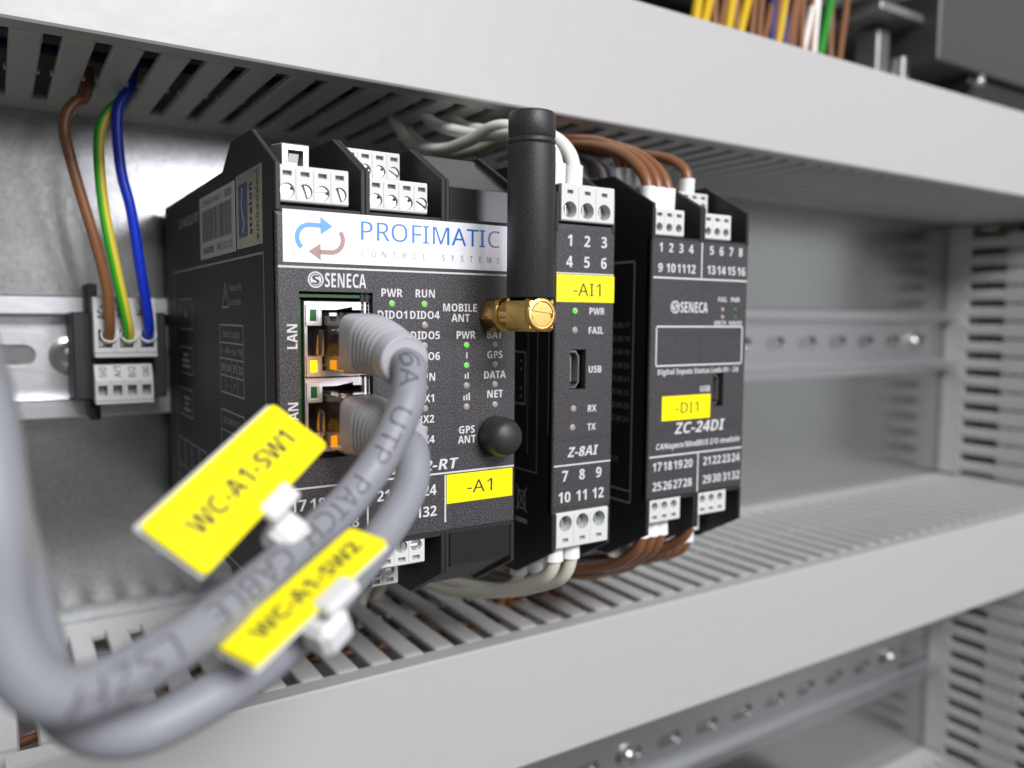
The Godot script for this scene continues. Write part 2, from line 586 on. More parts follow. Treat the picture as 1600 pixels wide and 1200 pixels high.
func wire(called: String, label: String, pts: Array, r: float, m: Material, group := "", fer := 0.0, fer_at_end := false, fm: Material = null) -> Node3D:
	var t := thing(called, label, "wire", group)
	part("insulation", MB.new().tube(smooth(pts), r, 12), m, t)
	if fer > 0.0:
		var a: Vector3 = pts[-1] if fer_at_end else pts[0]
		var b: Vector3 = pts[-2] if fer_at_end else pts[1]
		var d := (b - a).normalized()
		var z := d
		var x := z.cross(Vector3(0.3, 0.2, 1)).normalized()
		var f := MB.new()
		f.T = Transform3D(Basis(x, z.cross(x), z), a - d * 0.3)
		f.lathe([Vector2(r * 0.7, -1.0), Vector2(r + 0.45, 0.0), Vector2(r + 0.62, fer), Vector2(r + 0.02, fer + 0.05)], 16)
		part("ferrule", f, fm if fm else M.ferrule, t)
	return t

# ---------------------------------------------------------------- modules
func side_profile() -> PackedVector2Array:
	return PackedVector2Array([Vector2(-0.7, 33.7), Vector2(0, 34.2), Vector2(0, 42.8), Vector2(-15.4, 51.4), Vector2(-31.7, 51.8), Vector2(-39.7, 46.6), Vector2(-111.6, 46.4), Vector2(-111.6, -43.2), Vector2(-39.7, -43.3), Vector2(-31.7, -48.5), Vector2(-15.4, -48.1), Vector2(0, -39.6), Vector2(0, -31.0), Vector2(-0.7, -30.4)])

func housing(t: Node3D, x0: float, w: float, walls: Array) -> void:
	var m := MB.new()
	var pr := side_profile()
	m.prism_x(pr, x0, x0 + 1.0, 0.18)
	m.prism_x(pr, x0 + w - 1.0, x0 + w, 0.18)
	for x in walls:
		m.prism_x(pr, x0 + x - 0.95, x0 + x - 0.03, 0.15)
		m.prism_x(pr, x0 + x + 0.03, x0 + x + 0.95, 0.15)
	var body := PackedVector2Array([Vector2(-1.2, 34.9), Vector2(-13.0, 34.9), Vector2(-13.0, 43.2), Vector2(-29.0, 43.2), Vector2(-29.0, 46.0), Vector2(-111.0, 46.0), Vector2(-111.0, -42.8), Vector2(-29.0, -42.8), Vector2(-29.0, -39.6), Vector2(-13.0, -39.6), Vector2(-13.0, -31.4), Vector2(-1.2, -31.4)])
	# hollow behind the openings of the front plate: the body starts 9 mm back
	for i in body.size():
		if body[i].x > -2.0:
			body[i].x = -9.0
	m.prism_x(body, x0 + 0.5, x0 + w - 0.5)
	m.lim(x0 + 0.6, x0 + w - 0.6, 34.0, 35.0, -12.0, -0.25)
	m.lim(x0 + 0.6, x0 + w - 0.6, -31.5, -30.5, -12.0, -0.25)
	part("housing", m, M.black_smooth, t)

# pluggable terminal block: n poles, screws in holes, small square test holes; up = 1 test holes above the screws
func plug(t: Node3D, x0: float, x1: float, y0: float, y1: float, z: float, n: int, pitch: float, first: float, up: float, rs: float, style: String, deep := 10.0) -> void:
	var m := MB.new()
	var split := y0 + (y1 - y0) * (0.60 if up > 0 else 0.40)
	var ys0 := y0 if up > 0 else split
	var ys1 := split if up > 0 else y1
	var yt0 := split if up > 0 else y0
	var yt1 := y1 if up > 0 else split
	var yc := (ys0 + ys1) / 2 - up * 0.05
	var yt := (yt0 + yt1) / 2
	for i in n:
		var xc := first + pitch * i
		var a := x0 if i == 0 else xc - pitch / 2
		var b := x1 if i == n - 1 else xc + pitch / 2
		m.plate(rect(a, b, ys0, ys1), circle(xc, yc, rs, 22), z - 3.0, z, 0.0, false)
		m.plate(rect(a, b, yt0, yt1), rect(xc - 0.85, xc + 0.85, yt - 0.45, yt + 0.45), z - 1.2, z, 0.0, true)
	m.lim(x0 + 0.02, x1 - 0.02, y0 + 0.02, y1 - 0.02, z - deep, z - 3.0)
	# rounded front edge of the block
	m.prism_x(PackedVector2Array([Vector2(z - deep, y1 - 0.01), Vector2(z - 0.01, y1 - 0.01), Vector2(z - 0.25, y1 + 0.25), Vector2(z - deep, y1 + 0.25)]), x0, x1)
	m.prism_x(PackedVector2Array([Vector2(z - deep, y0 - 0.25), Vector2(z - 0.25, y0 - 0.25), Vector2(z - 0.01, y0 + 0.01), Vector2(z - deep, y0 + 0.01)]), x0, x1)
	for i in n - 1:
		var xs := first + pitch * (i + 0.5)
		m.lim(xs - 0.16, xs + 0.16, y0 + 0.3, y1 - 0.3, z - 0.4, z + 0.12, 0.08)
	var tp := part("terminal_plug", m, M.terminal, t)
	for i in n:
		var xc := first + pitch * i
		if style == "screw":
			var a := 0.5 + 2.3 * fmod(sin(i * 12.9 + x0 * 3.1) * 437.5, 1.0)
			var s := MB.new().at(xc, yc, z - 1.3, Basis(Vector3(0, 0, 1), a))
			for k in [0.0, PI]:
				# two half discs with a slot between
				var ring := PackedVector2Array()
				for j in 13:
					var an: float = k + 0.26 + (PI - 0.52) * j / 12.0
					ring.append(Vector2.from_angle(an) * (rs - 0.12))
				for j in range(1, ring.size() - 1):
					m = s
					s.tri(Vector3(ring[0].x, ring[0].y, 0.75), Vector3(ring[j].x, ring[j].y, 0.75), Vector3(ring[j + 1].x, ring[j + 1].y, 0.75))
				for j in ring.size():
					var p := ring[j]
					var q := ring[(j + 1) % ring.size()]
					s.quad(Vector3(p.x, p.y, 0.0), Vector3(q.x, q.y, 0.0), Vector3(q.x, q.y, 0.75), Vector3(p.x, p.y, 0.75))
			s.lathe([Vector2(rs - 0.1, -1.0), Vector2(rs - 0.1, 0.05), Vector2(0, 0.05)], 18)
			part("screw", s, M.screw, tp)
		else:
			var s := MB.new().at(xc, yc, z - 2.9)
			s.lathe([Vector2(rs - 0.02, 0.0), Vector2(rs * 0.75, 0.5), Vector2(0, 0.55)], 18)
			part("clamp", s, M.terminal_green, tp)
			s = MB.new().at(xc - rs * 0.35, yc, z - 1.7)
			s.box(Vector3.ZERO, Vector3(0.55, rs * 1.25, 1.6), 0.15)
			part("contact", s, M.screw, tp)
		part("test_hole", MB.new().lim(xc - 0.84, xc + 0.84, yt - 0.44, yt + 0.44, z - 1.25, z - 0.9), M.terminal_green, tp)

func lamp(t: Node3D, x: float, y: float, m: Material, r := 0.78) -> void:
	if m == M.led_green:
		part("indicator_light", MB.new().at(x - r * 0.3, y, 0.0).lathe([Vector2(r * 0.62, 0.0), Vector2(r * 0.6, 0.22), Vector2(r * 0.4, 0.38), Vector2(0, 0.42)], 18), m, t)
		m = M.led_dim
	part("indicator_light", MB.new().at(x, y, -0.05).lathe([Vector2(r, 0.0), Vector2(r * 0.92, 0.14), Vector2(r * 0.5, 0.26), Vector2(0, 0.3)], 18), m, t)

func logo(m: MB, x: float, y: float, r: float, w: float, h: float) -> void:
	ring2(m, x, y, r * 0.82, r)
	ring2(m, x, y, 0.0, r * 0.70, 0, TAU, 28)
	write(m, "SENECA", x + r + 0.25 + w / 2, y, h, true, w)

func usb_socket(t: Node3D, x0: float, x1: float, y0: float, y1: float, wide: float) -> void:
	# a small upright socket in a black opening
	var m := MB.new()
	var xl := x0 + 0.15
	var xr := x0 + wide
	var o := PackedVector2Array([Vector2(xl, y0 + 0.2), Vector2(xr - 1.0, y0 + 0.2), Vector2(xr - 0.6, y0 + 0.9), Vector2(xr, y0 + 1.5), Vector2(xr, y1 - 1.5), Vector2(xr - 0.6, y1 - 0.9), Vector2(xr - 1.0, y1 - 0.2), Vector2(xl, y1 - 0.2)])
	m.plate(o, MB.inset(o, 0.4), -7.0, -1.0, 0.1)
	part("usb_shell", m, M.steel, t)
	part("usb_tongue", MB.new().lim(xl + 1.0, xl + 1.6, y0 + 1.6, y1 - 1.6, -7.0, -2.0, 0.1), M.print_grey, t)
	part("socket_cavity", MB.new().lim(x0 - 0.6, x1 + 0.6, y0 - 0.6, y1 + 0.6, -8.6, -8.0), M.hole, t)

func build_gateway() -> void:
	var t := thing("gateway_module", "widest black module, with network sockets and white company label above them", "module")
	housing(t, 0.0, 52.5, [17.5, 35.0])
	var f := MB.new()
	f.plate(rect(0.0, 52.5, -30.6, 33.9), rect(4.1, 18.9, -12.6, 19.4), -1.8, 0.0, 0.3)
	part("front_panel", f, M.black_grain, t)
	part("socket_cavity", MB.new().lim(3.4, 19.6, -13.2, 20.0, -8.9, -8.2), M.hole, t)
	part("circuit_board", MB.new().lim(4.3, 18.7, 18.3, 18.9, -8.0, -0.9), M.board, t)
	part("circuit_board", MB.new().lim(4.2, 4.8, -12.0, 18.0, -8.0, -1.2), M.board, t)
	# two network sockets
	for k in 2:
		var y := 10.4 - 14.7 * k
		var s := MB.new()
		var hole := PackedVector2Array([Vector2(8.7, y - 6.1), Vector2(17.3, y - 6.1), Vector2(17.3, y + 5.6), Vector2(14.9, y + 5.6), Vector2(14.9, y + 6.2), Vector2(11.6, y + 6.2), Vector2(11.6, y + 5.6), Vector2(8.7, y + 5.6), Vector2(8.7, y + 2.6), Vector2(5.9, y + 2.6), Vector2(5.9, y - 3.2), Vector2(8.7, y - 3.2)])
		s.plate(rect(5.2, 18.5, y - 7.25, y + 7.25), hole, -7.8, -0.7, 0.15)
		var js := part("network_socket", s, M.shell, t)
		for q in [[1, 4.5], [-1, -5.2]]:
			var yy: float = y + q[1]
			part("light_frame", MB.new().plate(rect(5.5, 8.5, yy - 2.0, yy + 2.0), rect(6.15, 7.95, yy - 1.35, yy + 1.35), -1.0, -0.45, 0.1), M.shell, js)
			part("status_light", MB.new().lim(6.2, 7.9, yy - 1.3, yy + 1.3, -1.5, -0.6, 0.3), M.window_green if q[0] > 0 else M.amber, js)
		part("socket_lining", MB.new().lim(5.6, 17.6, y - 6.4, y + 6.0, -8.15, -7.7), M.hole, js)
	# the light that the two amber lamps throw on plugs and sockets
	for k in 2:
		var o := OmniLight3D.new()
		o.name = "status_glow"
		o.light_color = Color(1.0, 0.66, 0.10)
		o.light_energy = 0.00006
		o.light_size = 0.0006
		o.omni_range = 2.0
		o.omni_attenuation = 2.0
		o.shadow_enabled = true
		o.position = V(7.1, 5.2 - 14.7 * k, 0.5) * MM
		add_child(o, true)
	# printed front
	var p := MB.new().at(0, 0, 0.035)
	line(p, 0.3, 23.85, 52.2, 23.85, 0.36)
	line(p, 0.3, -18.05, 52.2, -18.05, 0.36)
	line(p, 35.0, -18.5, 35.0, -28.6, 0.36)
	line(p, 17.5, -18.5, 17.5, -28.6, 0.36)
	logo(p, 7.4, 21.6, 1.55, 8.3, 2.7)
	write(p, "LAN", 2.75, 10.9, 1.95, true, 4.6, 0, PI / 2)
	write(p, "LAN", 2.75, -3.8, 1.95, true, 4.6, 0, PI / 2)
	for q in [["PWR", 23.0, 19.5], ["RUN", 30.35, 19.5], ["DIDO1", 23.1, 15.15], ["DIDO2", 23.1, 11.0], ["DIDO3", 23.1, 6.7], ["DIDO4", 30.3, 15.15], ["DIDO5", 30.4, 11.0], ["DIDO6", 30.4, 6.7], ["VPN", 30.5, 2.4], ["RX1", 30.6, -2.0], ["RX2", 30.5, -6.3], ["TX4", 30.6, -10.6], ["MOBILE", 38.5, 16.75], ["ANT", 38.6, 14.6], ["PWR", 39.95, 11.05], ["BAT", 47.0, 11.05], ["GPS", 47.1, 6.75], ["DATA", 47.15, 2.4], ["NET", 47.2, -1.8], ["GPS", 40.2, -9.15], ["ANT", 40.2, -11.25]]:
		write(p, q[0], q[1], q[2], 1.62)
	for k in 3:
		for i in k + 1:
			var bx := 40.1 + (i - k / 2.0) * 0.62
			var top: float = [7.35, 3.1 - 0.35 * (1 - i) , -1.3 - 0.28 * (2 - i)][k]
			line(p, bx, [6.05, 1.75, -2.85][k], bx, top, 0.3)
	write(p, "Z-PASS2-RT", 27.6, -16.1, 2.25, true, 20.6, 0.21)
	for i in 8:
		var nx: float = [3.5, 7.3, 10.8, 14.1, 20.9, 24.4, 27.9, 31.35][i]
		write(p, str(17 + i), nx, -21.3, 2.2, true)
		write(p, str(25 + i), nx, -25.8, 2.2, true)
	part("printed_lettering", p, M.print_white, t)
	var sd := MB.new().at(7.4, 21.6, 0.075)
	write(sd, "S", 0, 0, 1.75, true, 1.45)
	part("printed_letter", sd, M.print_black, t)
	for q in [[23.0, 17.35, 1], [30.2, 17.35, 1], [23.0, 13.1, 0], [30.25, 13.1, 0], [23.0, 8.8, 0], [30.25, 8.85, 0], [23.0, 4.6, 0], [30.3, 4.6, 0], [30.3, 0.2, 0], [30.3, -4.1, 0], [30.3, -8.4, 0], [40.1, 8.9, 1], [40.1, 4.6, 1], [40.1, 0.3, 0], [40.1, -4.2, 0], [47.1, 8.9, 0], [47.15, 4.65, 0], [47.15, 0.3, 0], [47.2, -4.1, 0]]:
		lamp(t, q[0], q[1], M.led_green if q[2] else M.led_dim, 0.72)
	# white company label
	var lb := part("company_label", MB.new().lim(1.25, 51.6, 24.7, 34.35, -0.02, 0.1, 0.04), M.label_white, t)
	lb.set_meta("label", "glossy white company label with blue and brown arrows")
	var w := MB.new().at(0, 0, 0.13)
	write(w, "PROFIMATIC", 32.3, 31.35, 3.55, false, 31.6)
	part("label_print", w, M.print_blue, lb)
	w = MB.new().at(0, 0, 0.13)
	write(w, "CONTROL SYSTEMS", 32.25, 26.95, 1.2, false, 31.4, 0, 0, 74.0)
	part("label_print", w, M.print_ghost, lb)
	w = MB.new().at(0, 0, 0.13)
	ring2(w, 6.3, 29.35, 1.95, 2.85, PI / 2, PI * 1.28, 18)
	w.face([Vector3(6.3, 31.3, 0), Vector3(8.5, 31.3, 0), Vector3(8.5, 32.2, 0), Vector3(6.3, 32.2, 0)], Vector3(0, 0, 1))
	w.face([Vector3(8.4, 30.0, 0), Vector3(10.8, 31.7, 0), Vector3(8.4, 33.4, 0)], Vector3(0, 0, 1))
	part("label_print", w, M.print_lightblue, lb)
	w = MB.new().at(0, 0, 0.13)
	ring2(w, 10.4, 29.2, 1.95, 2.85, -PI / 2, PI * 0.22, 18)
	w.face([Vector3(8.3, 26.35, 0), Vector3(10.4, 26.35, 0), Vector3(10.4, 27.25, 0), Vector3(8.3, 27.25, 0)], Vector3(0, 0, 1))
	w.face([Vector3(8.4, 25.2, 0), Vector3(8.4, 28.4, 0), Vector3(6.05, 26.85, 0)], Vector3(0, 0, 1))
	part("label_print", w, M.print_taupe, lb)
	# yellow designation label
	var ys := part("yellow_label", MB.new().lim(35.3, 51.8, -24.75, -18.5, -0.02, 0.11, 0.04), M.yellow, t)
	w = MB.new().at(0, 0, 0.14)
	write(w, "-A1", 43.4, -21.6, 2.75, false, 6.3)
	part("label_print", w, M.tag_ink, ys)
	# terminals, upper and lower
	plug(t, 1.1, 14.2, 36.0, 42.2, -0.4, 4, 3.36, 2.4, 1.0, 1.36, "screw")
	plug(t, 18.6, 31.0, 35.8, 41.5, -0.4, 4, 3.3, 19.0 + 0.9, 1.0, 1.32, "screw")
	plug(t, 18.6, 31.2, 44.0, 49.6, -14.0, 4, 3.3, 20.0, 1.0, 1.3, "screw", 12.0)
	plug(t, 1.3, 14.4, -36.3, -31.2, -0.4, 4, 3.3, 2.7, -1.0, 1.3, "screw")
	plug(t, 17.6, 30.3, -36.3, -31.1, -0.4, 4, 3.3, 18.5, -1.0, 1.3, "screw")
	plug(t, 17.6, 30.4, -44.8, -40.6, -14.0, 4, 3.3, 18.6, -1.0, 1.1, "screw", 12.0)
	# steel socket shell in the upper left bay
	var u := MB.new()
	u.plate(rect(5.4, 11.2, 43.6, 49.2), rect(6.7, 9.9, 43.9, 47.9), -24.0, -13.6, 0.3)
	u.lim(7.0, 9.6, 43.8, 44.8, -23.0, -13.9, 0.2)
	u.at(4.6, 46.5, -13.6, Basis(Vector3(0, 1, 0), 0.5)).box(Vector3.ZERO, Vector3(0.35, 4.4, 3.0), 0.1)
	var ub := part("metal_socket", u, M.shell, t)
	part("spring", MB.new().at(8.3, 46.0, -15.5, Basis(Vector3(1, 0, 0), 0.35)).box(Vector3.ZERO, Vector3(2.2, 3.2, 0.4), 0.1), M.steel, ub)
	# blank inserts of the third bay
	part("blank_insert", MB.new().prism_x(PackedVector2Array([Vector2(-0.5, 35.1), Vector2(-0.5, 41.5), Vector2(-0.9, 41.8), Vector2(-16.2, 50.6), Vector2(-30.0, 50.6), Vector2(-30.0, 35.1)]), 36.15, 51.4, 0.12), M.black_gloss, t)
	part("blank_cap", MB.new().lim(36.0, 51.2, -38.3, -31.1, -8.0, 0.35, 0.25), M.black_gloss, t)
	part("blank_insert", MB.new().prism_x(PackedVector2Array([Vector2(-0.5, -38.6), Vector2(-9.0, -38.6), Vector2(-30.0, -38.6), Vector2(-30.0, -47.0), Vector2(-15.4, -47.0)]), 36.15, 51.4, 0.1), M.black_smooth, t)
	# rubber cap over the lower antenna socket
	part("rubber_cap", MB.new().at(47.1, -10.8, 0.0).lathe([Vector2(4.1, 0.0), Vector2(4.25, 0.3), Vector2(4.25, 3.0), Vector2(4.12, 4.3), Vector2(3.7, 5.4), Vector2(2.9, 6.2), Vector2(1.6, 6.7), Vector2(0, 6.85)], 36), M.rubber, t)
	# printing on the left side: x axis of the print runs along z
	var sb := Basis(Vector3(0, 0, 1), Vector3(0, 1, 0), Vector3(-1, 0, 0))
	var s := MB.new().at(-0.03, 0, 0, sb)
	frame(s, -99.5, -41.0, -8.2, 26.8, 0.45)
	frame(s, -91.6, 11.0, -75.6, 19.0, 0.3)
	frame(s, -94.2, -1.2, -76.4, 6.0, 0.3)
	frame(s, -95.2, -13.0, -77.4, -5.6, 0.3)
	for i in 4:
		frame(s, -98.6 + 9.4 * i, -28.0, -90.2 + 9.4 * i, -20.0, 0.3)
	frame(s, -45.2, -6.4 + 3.6, -24.4, 12.6, 0.4)
	line(s, -45.2, 8.6, -24.4, 8.6, 0.35); line(s, -45.2, 5.0, -24.4, 5.0, 0.35); line(s, -45.2, 1.1, -24.4, 1.1, 0.35)
	for i in 3:
		line(s, -40.0 + 5.2 * i, -2.6, -40.0 + 5.2 * i, 5.0, 0.3)
	frame(s, -45.6, -26.0, -24.6, -6.9, 0.4)
	line(s, -45.6, -11.6, -24.6, -11.6, 0.3)
	line(s, -42.2, 16.6, -36.0, 16.6, 0.4); line(s, -42.2, 16.6, -39.1, 22.0, 0.4); line(s, -36.0, 16.6, -39.1, 22.0, 0.4); line(s, -39.1, 18.2, -39.1, 20.2, 0.5)
	write(s, "Please refer", -30.0, 20.8, 1.5, false, 10.5)
	write(s, "to manuals", -30.4, 17.7, 1.5, false, 9.5)
	write(s, "Power Supply", -34.8, 10.6, 1.6, false, 15.0)
	write(s, "11 - 40V= max 11W", -34.8, 6.8, 1.6, false, 19.5)
	for i in 4:
		write(s, str(29 + i), -42.6 + 5.2 * i, 3.0, 1.7, true, 3.2)
	write(s, "-", -37.4, -0.8, 1.8); write(s, "+", -32.2, -0.8, 1.8)
	write(s, "DOCUMENTATION", -35.0, -9.2, 1.5, false, 16.5)
	for q in [[4.0, 6.0], [2.4, 9.0], [0.8, 11.0], [-8.0, 8.0], [-9.6, 5.0], [-11.2, 9.0]]:
		line(s, -85.5 - q[1] / 2, q[0], -85.5 + q[1] / 2, q[0], 0.7)
	line(s, -85.0, 15.0, -83.0, 15.0, 1.6)
	part("printed_lettering", s, M.print_grey, t)
	s = MB.new().at(-0.03, 0, 0, sb)
	write(s, "Z-PASS2-RT", -77.6, 39.4, 2.4, true, 25.5)
	part("printed_lettering", s, M.print_grey, t)
	var sk := part("serial_sticker", MB.new().lim(-0.10, 0.02, 28.4, 43.3, -63.2, -29.2, 0.03), M.sticker_grey, t)
	s = MB.new().at(-0.13, 0, 0, sb)
	write(s, "Z-PASS2-RT-4G-S", -51.0, 41.6, 1.3, false, 18.0)
	write(s, "B00", -34.5, 41.5, 1.6, false, 5.5)
	write(s, "8F6G30298", -54.4, 30.3, 1.5, true, 11.0)
	write(s, "FW 3.0.1.0", -38.5, 30.4, 1.7, false, 14.0)
	rng.seed = 11
	var bx := -60.5
	while bx < -32.0:
		var bw := rng.randf_range(0.3, 1.0)
		line(s, bx + bw / 2, 32.4, bx + bw / 2, 39.8, bw)
		bx += bw + rng.randf_range(0.35, 0.9)
	part("label_print", s, M.print_black, sk)
	var fs := part("foil_sticker", MB.new().lim(-0.10, 0.02, 28.6, 43.8, -27.6, -8.6, 0.03), M.foil, t)
	part("label_print", MB.new().lim(-0.14, -0.09, 30.8, 41.6, -25.6, -18.9), M.foil_blue, fs)
	s = MB.new().at(-0.16, 0, 0, sb)
	for i in 9:
		var y1 := 31.8 + i
		line(s, -22.6 + 1.5 * sin(i * 0.8) * (1.0 - i / 9.0), y1, -22.6 + 1.5 * sin((i + 1) * 0.8) * (1.0 - (i + 1) / 9.0), y1 + 1, 0.5)
	part("label_print", s, M.label_white, fs)
	s = MB.new().at(-0.14, 0, 0, sb)
	write(s, "straton", -16.4, 36.0, 2.2, true, 10.0, 0, PI / 2)
	part("label_print", s, M.print_black, fs)
	s = MB.new().at(-0.14, 0, 0, sb)
	write(s, "embedded", -11.6, 36.2, 2.0, true, 13.4, 0, PI / 2)
	part("label_print", s, M.foil_olive, fs)

func build_analog_module() -> void:
	var t := thing("input_module", "narrow black module in the middle with yellow -AI1 label and one column of terminals", "module")
	var x := 62.9
	housing(t, x, 17.3, [])
	var f := MB.new()
	f.plate(rect(x, x + 17.3, -30.6, 36.0), rect(67.5, 72.0, -1.8, 7.5), -1.8, 0.0, 0.3)
	part("front_panel", f, M.black_grain, t)
	usb_socket(t, 67.5, 72.0, -1.8, 7.5, 3.4)
	var p := MB.new().at(0, 0, 0.035)
	line(p, x + 0.3, 24.95, x + 17.0, 24.95, 0.3)
	line(p, x + 0.3, -19.4, x + 17.0, -19.4, 0.36)
	for i in 3:
		write(p, str(1 + i), 66.9 + 5.0 * i, 32.4, 2.55)
		write(p, str(4 + i), 66.9 + 5.0 * i, 27.6, 2.55)
		write(p, str(7 + i), 66.4 + 5.0 * i, -21.9, 2.5)
		write(p, str(10 + i), 66.3 + 5.0 * i, -26.9, 2.5)
	for q in [["PWR", 75.1, 16.4], ["FAIL", 74.9, 11.9], ["USB", 74.8, 2.8], ["RX", 74.1, -6.4], ["TX", 74.0, -10.8]]:
		write(p, q[0], q[1], q[2], 1.6)
	write(p, "Z-8AI", 71.6, -16.4, 2.3, true, 8.6, 0.21)
	part("printed_lettering", p, M.print_white, t)
	for q in [[68.7, 16.4, 1], [68.7, 12.0, 0], [68.6, -6.2, 0], [68.4, -10.6, 0]]:
		lamp(t, q[0], q[1], M.led_green if q[2] else M.led_dim, 0.8)
	var ys := part("yellow_label", MB.new().lim(63.3, 80.1, 18.4, 24.65, -0.02, 0.11, 0.04), M.yellow, t)
	var w := MB.new().at(0, 0, 0.14)
	write(w, "-AI1", 72.0, 21.3, 2.9, false, 8.0)
	part("label_print", w, M.tag_ink, ys)
	plug(t, 64.1, 79.3, 36.9, 44.7, 0.5, 3, 4.95, 66.5, 1.0, 1.85, "spring", 12.0)
	plug(t, 63.8, 79.0, -38.6, -30.7, 0.5, 3, 4.95, 66.4, -1.0, 1.85, "spring", 12.0)
	plug(t, 64.1, 79.3, 44.4, 50.4, -14.5, 3, 4.95, 66.6, 1.0, 1.5, "spring", 12.0)
	plug(t, 64.1, 79.3, -46.6, -40.6, -14.5, 3, 4.95, 66.6, -1.0, 1.5, "spring", 12.0)
	var s := MB.new().at(x - 0.03, 0, 0, Basis(Vector3(0, 0, 1), Vector3(0, 1, 0), Vector3(-1, 0, 0)))
	frame(s, -22.0, -6.0, -11.7, 6.5, 0.4)
	line(s, -6.6, -22.0, -6.6, 24.0, 0.25); line(s, -22.0, -22.0, -6.6, -22.0, 0.25); line(s, -22.0, 24.0, -6.6, 24.0, 0.25)
	line(s, -10.6, -18.0, -10.6, 20.0, 0.18); line(s, -2.0, -12.0, -2.0, 26.0, 0.18)
	for q in [[-16.6, 4.4], [-13.6, 4.4], [-16.6, 2.4], [-13.6, 2.4], [-16.6, -2.2], [-13.6, -2.2], [-16.6, -4.2], [-13.6, -4.2]]:
		line(s, q[0] - 0.3, q[1], q[0] + 0.3, q[1], 0.6)
	# crossed-out wheeled bin
	frame(s, -14.6, -31.6, -11.4, -27.4, 0.4); line(s, -15.2, -32.4, -10.6, -26.2, 0.4); line(s, -10.6, -32.4, -15.2, -26.2, 0.4); line(s, -15.4, -34.6, -10.4, -34.6, 1.2)
	part("printed_lettering", s, M.print_grey, t)

func build_digital_module() -> void:
	var t := thing("input_module", "black module farthest right on the rail with yellow -DI1 label and a framed status display", "module")
	var x := 92.0
	housing(t, x, 34.4, [17.2])
	var f := MB.new()
	f.plate(rect(x, x + 34.4, -30.6, 34.6), rect(114.2, 118.2, -8.2, 0.6), -1.8, 0.0, 0.3)
	part("front_panel", f, M.black_grain, t)
	usb_socket(t, 114.2, 118.2, -8.2, 0.6, 3.4)
	var p := MB.new().at(0, 0, 0.035)
	line(p, x + 0.5, 24.9, x + 34.0, 24.9, 0.42)
	line(p, x + 0.5, -19.9, x + 34.0, -19.9, 0.42)
	line(p, 109.0, 34.2, 109.0, 25.2, 0.42)
	line(p, 109.5, -20.2, 109.5, -30.4, 0.42)
	frame(p, 94.0, 3.0, 124.8, 12.8, 0.4)
	logo(p, 100.1, 17.7, 1.6, 9.6, 2.7)
	for i in 4:
		write(p, str(1 + i), 94.8 + 3.45 * i, 32.35, 2.2)
		write(p, str(9 + i), 94.8 + 3.5 * i, 27.35, 2.2)
		write(p, str(5 + i), 112.5 + 3.6 * i, 32.4, 2.2)
		write(p, str(13 + i), 112.5 + 3.75 * i, 27.4, 2.2)
		write(p, str(17 + i), 95.2 + 3.6 * i, -22.5, 2.2)
		write(p, str(25 + i), 95.3 + 3.55 * i, -27.5, 2.2)
		write(p, str(21 + i), 112.8 + 3.65 * i, -22.45, 2.2)
		write(p, str(29 + i), 113.0 + 3.65 * i, -27.35, 2.2)
	write(p, "FAIL", 117.0, 19.9, 1.2); write(p, "PWR", 121.8, 19.9, 1.2)
	write(p, "ERR/TX   RUN/RX", 119.4, 13.75, 1.1, true, 10.4)
	write(p, "Digital Inputs Status Leds 01 - 24", 109.2, 1.45, 1.35, true, 29.0)
	write(p, "USB", 111.4, -3.3, 1.5)
	write(p, "ZC-24DI", 110.0, -13.1, 2.9, true, 17.6, 0.21)
	write(p, "CANopen/ModBUS I/O module", 109.9, -17.4, 1.5, true, 30.4, 0.21)
	part("printed_lettering", p, M.print_white, t)
	p = MB.new().at(100.1, 17.7, 0.075)
	write(p, "S", 0, 0, 1.8, true, 1.5)
	part("printed_letter", p, M.print_black, t)
	for q in [[117.1, 17.3, 0], [121.9, 17.3, 1], [117.1, 15.3, 0], [121.9, 15.3, 1]]:
		lamp(t, q[0], q[1], M.led_dull if q[2] else M.led_dim, 0.6)
	part("status_window", MB.new().lim(94.3, 124.5, 3.3, 12.5, -0.02, 0.06, 0.02), M.black_grain, t)
	var ys := part("yellow_label", MB.new().lim(96.3, 113.4, -11.0, -4.75, -0.02, 0.12, 0.04), M.yellow, t)
	var w := MB.new().at(0, 0, 0.15)
	write(w, "-DI1", 105.0, -7.9, 2.7, false, 8.0)
	part("label_print", w, M.tag_ink, ys)
	for k in 2:
		var dx := 16.85 * k
		plug(t, 93.2 + dx, 102.6 + dx, 35.5, 41.5, -0.2, 3, 3.25, 94.4 + dx, 1.0, 1.05, "spring", 11.0)
		plug(t, 93.2 + dx, 103.6 + dx, -36.6, -31.0, -0.2, 3, 3.25, 94.9 + dx, -1.0, 1.05, "spring", 11.0)
		plug(t, 93.4 + dx, 106.6 + dx, 44.2, 48.8, -12.5, 4, 3.3, 95.0 + dx, 1.0, 1.0, "spring", 12.0)
		plug(t, 93.4 + dx, 106.6 + dx, -45.2, -40.6, -12.5, 4, 3.3, 95.0 + dx, -1.0, 1.0, "spring", 12.0)
	var s := MB.new().at(x - 0.03, 0, 0, Basis(Vector3(0, 0, 1), Vector3(0, 1, 0), Vector3(-1, 0, 0)))
	frame(s, -40.0, -32.6, -6.3, 29.0, 0.5)
	line(s, -40.0, -29.6, -6.3, -29.6, 0.4)
	for i in 8:
		write(s, "DI.IN %d" % (17 + i), -11.2, 13.0 - 3.45 * i, 1.3, false, 7.0)
	write(s, "INPUT", -14.0, -22.0, 1.4, false)
	part("printed_lettering", s, M.print_grey, t)

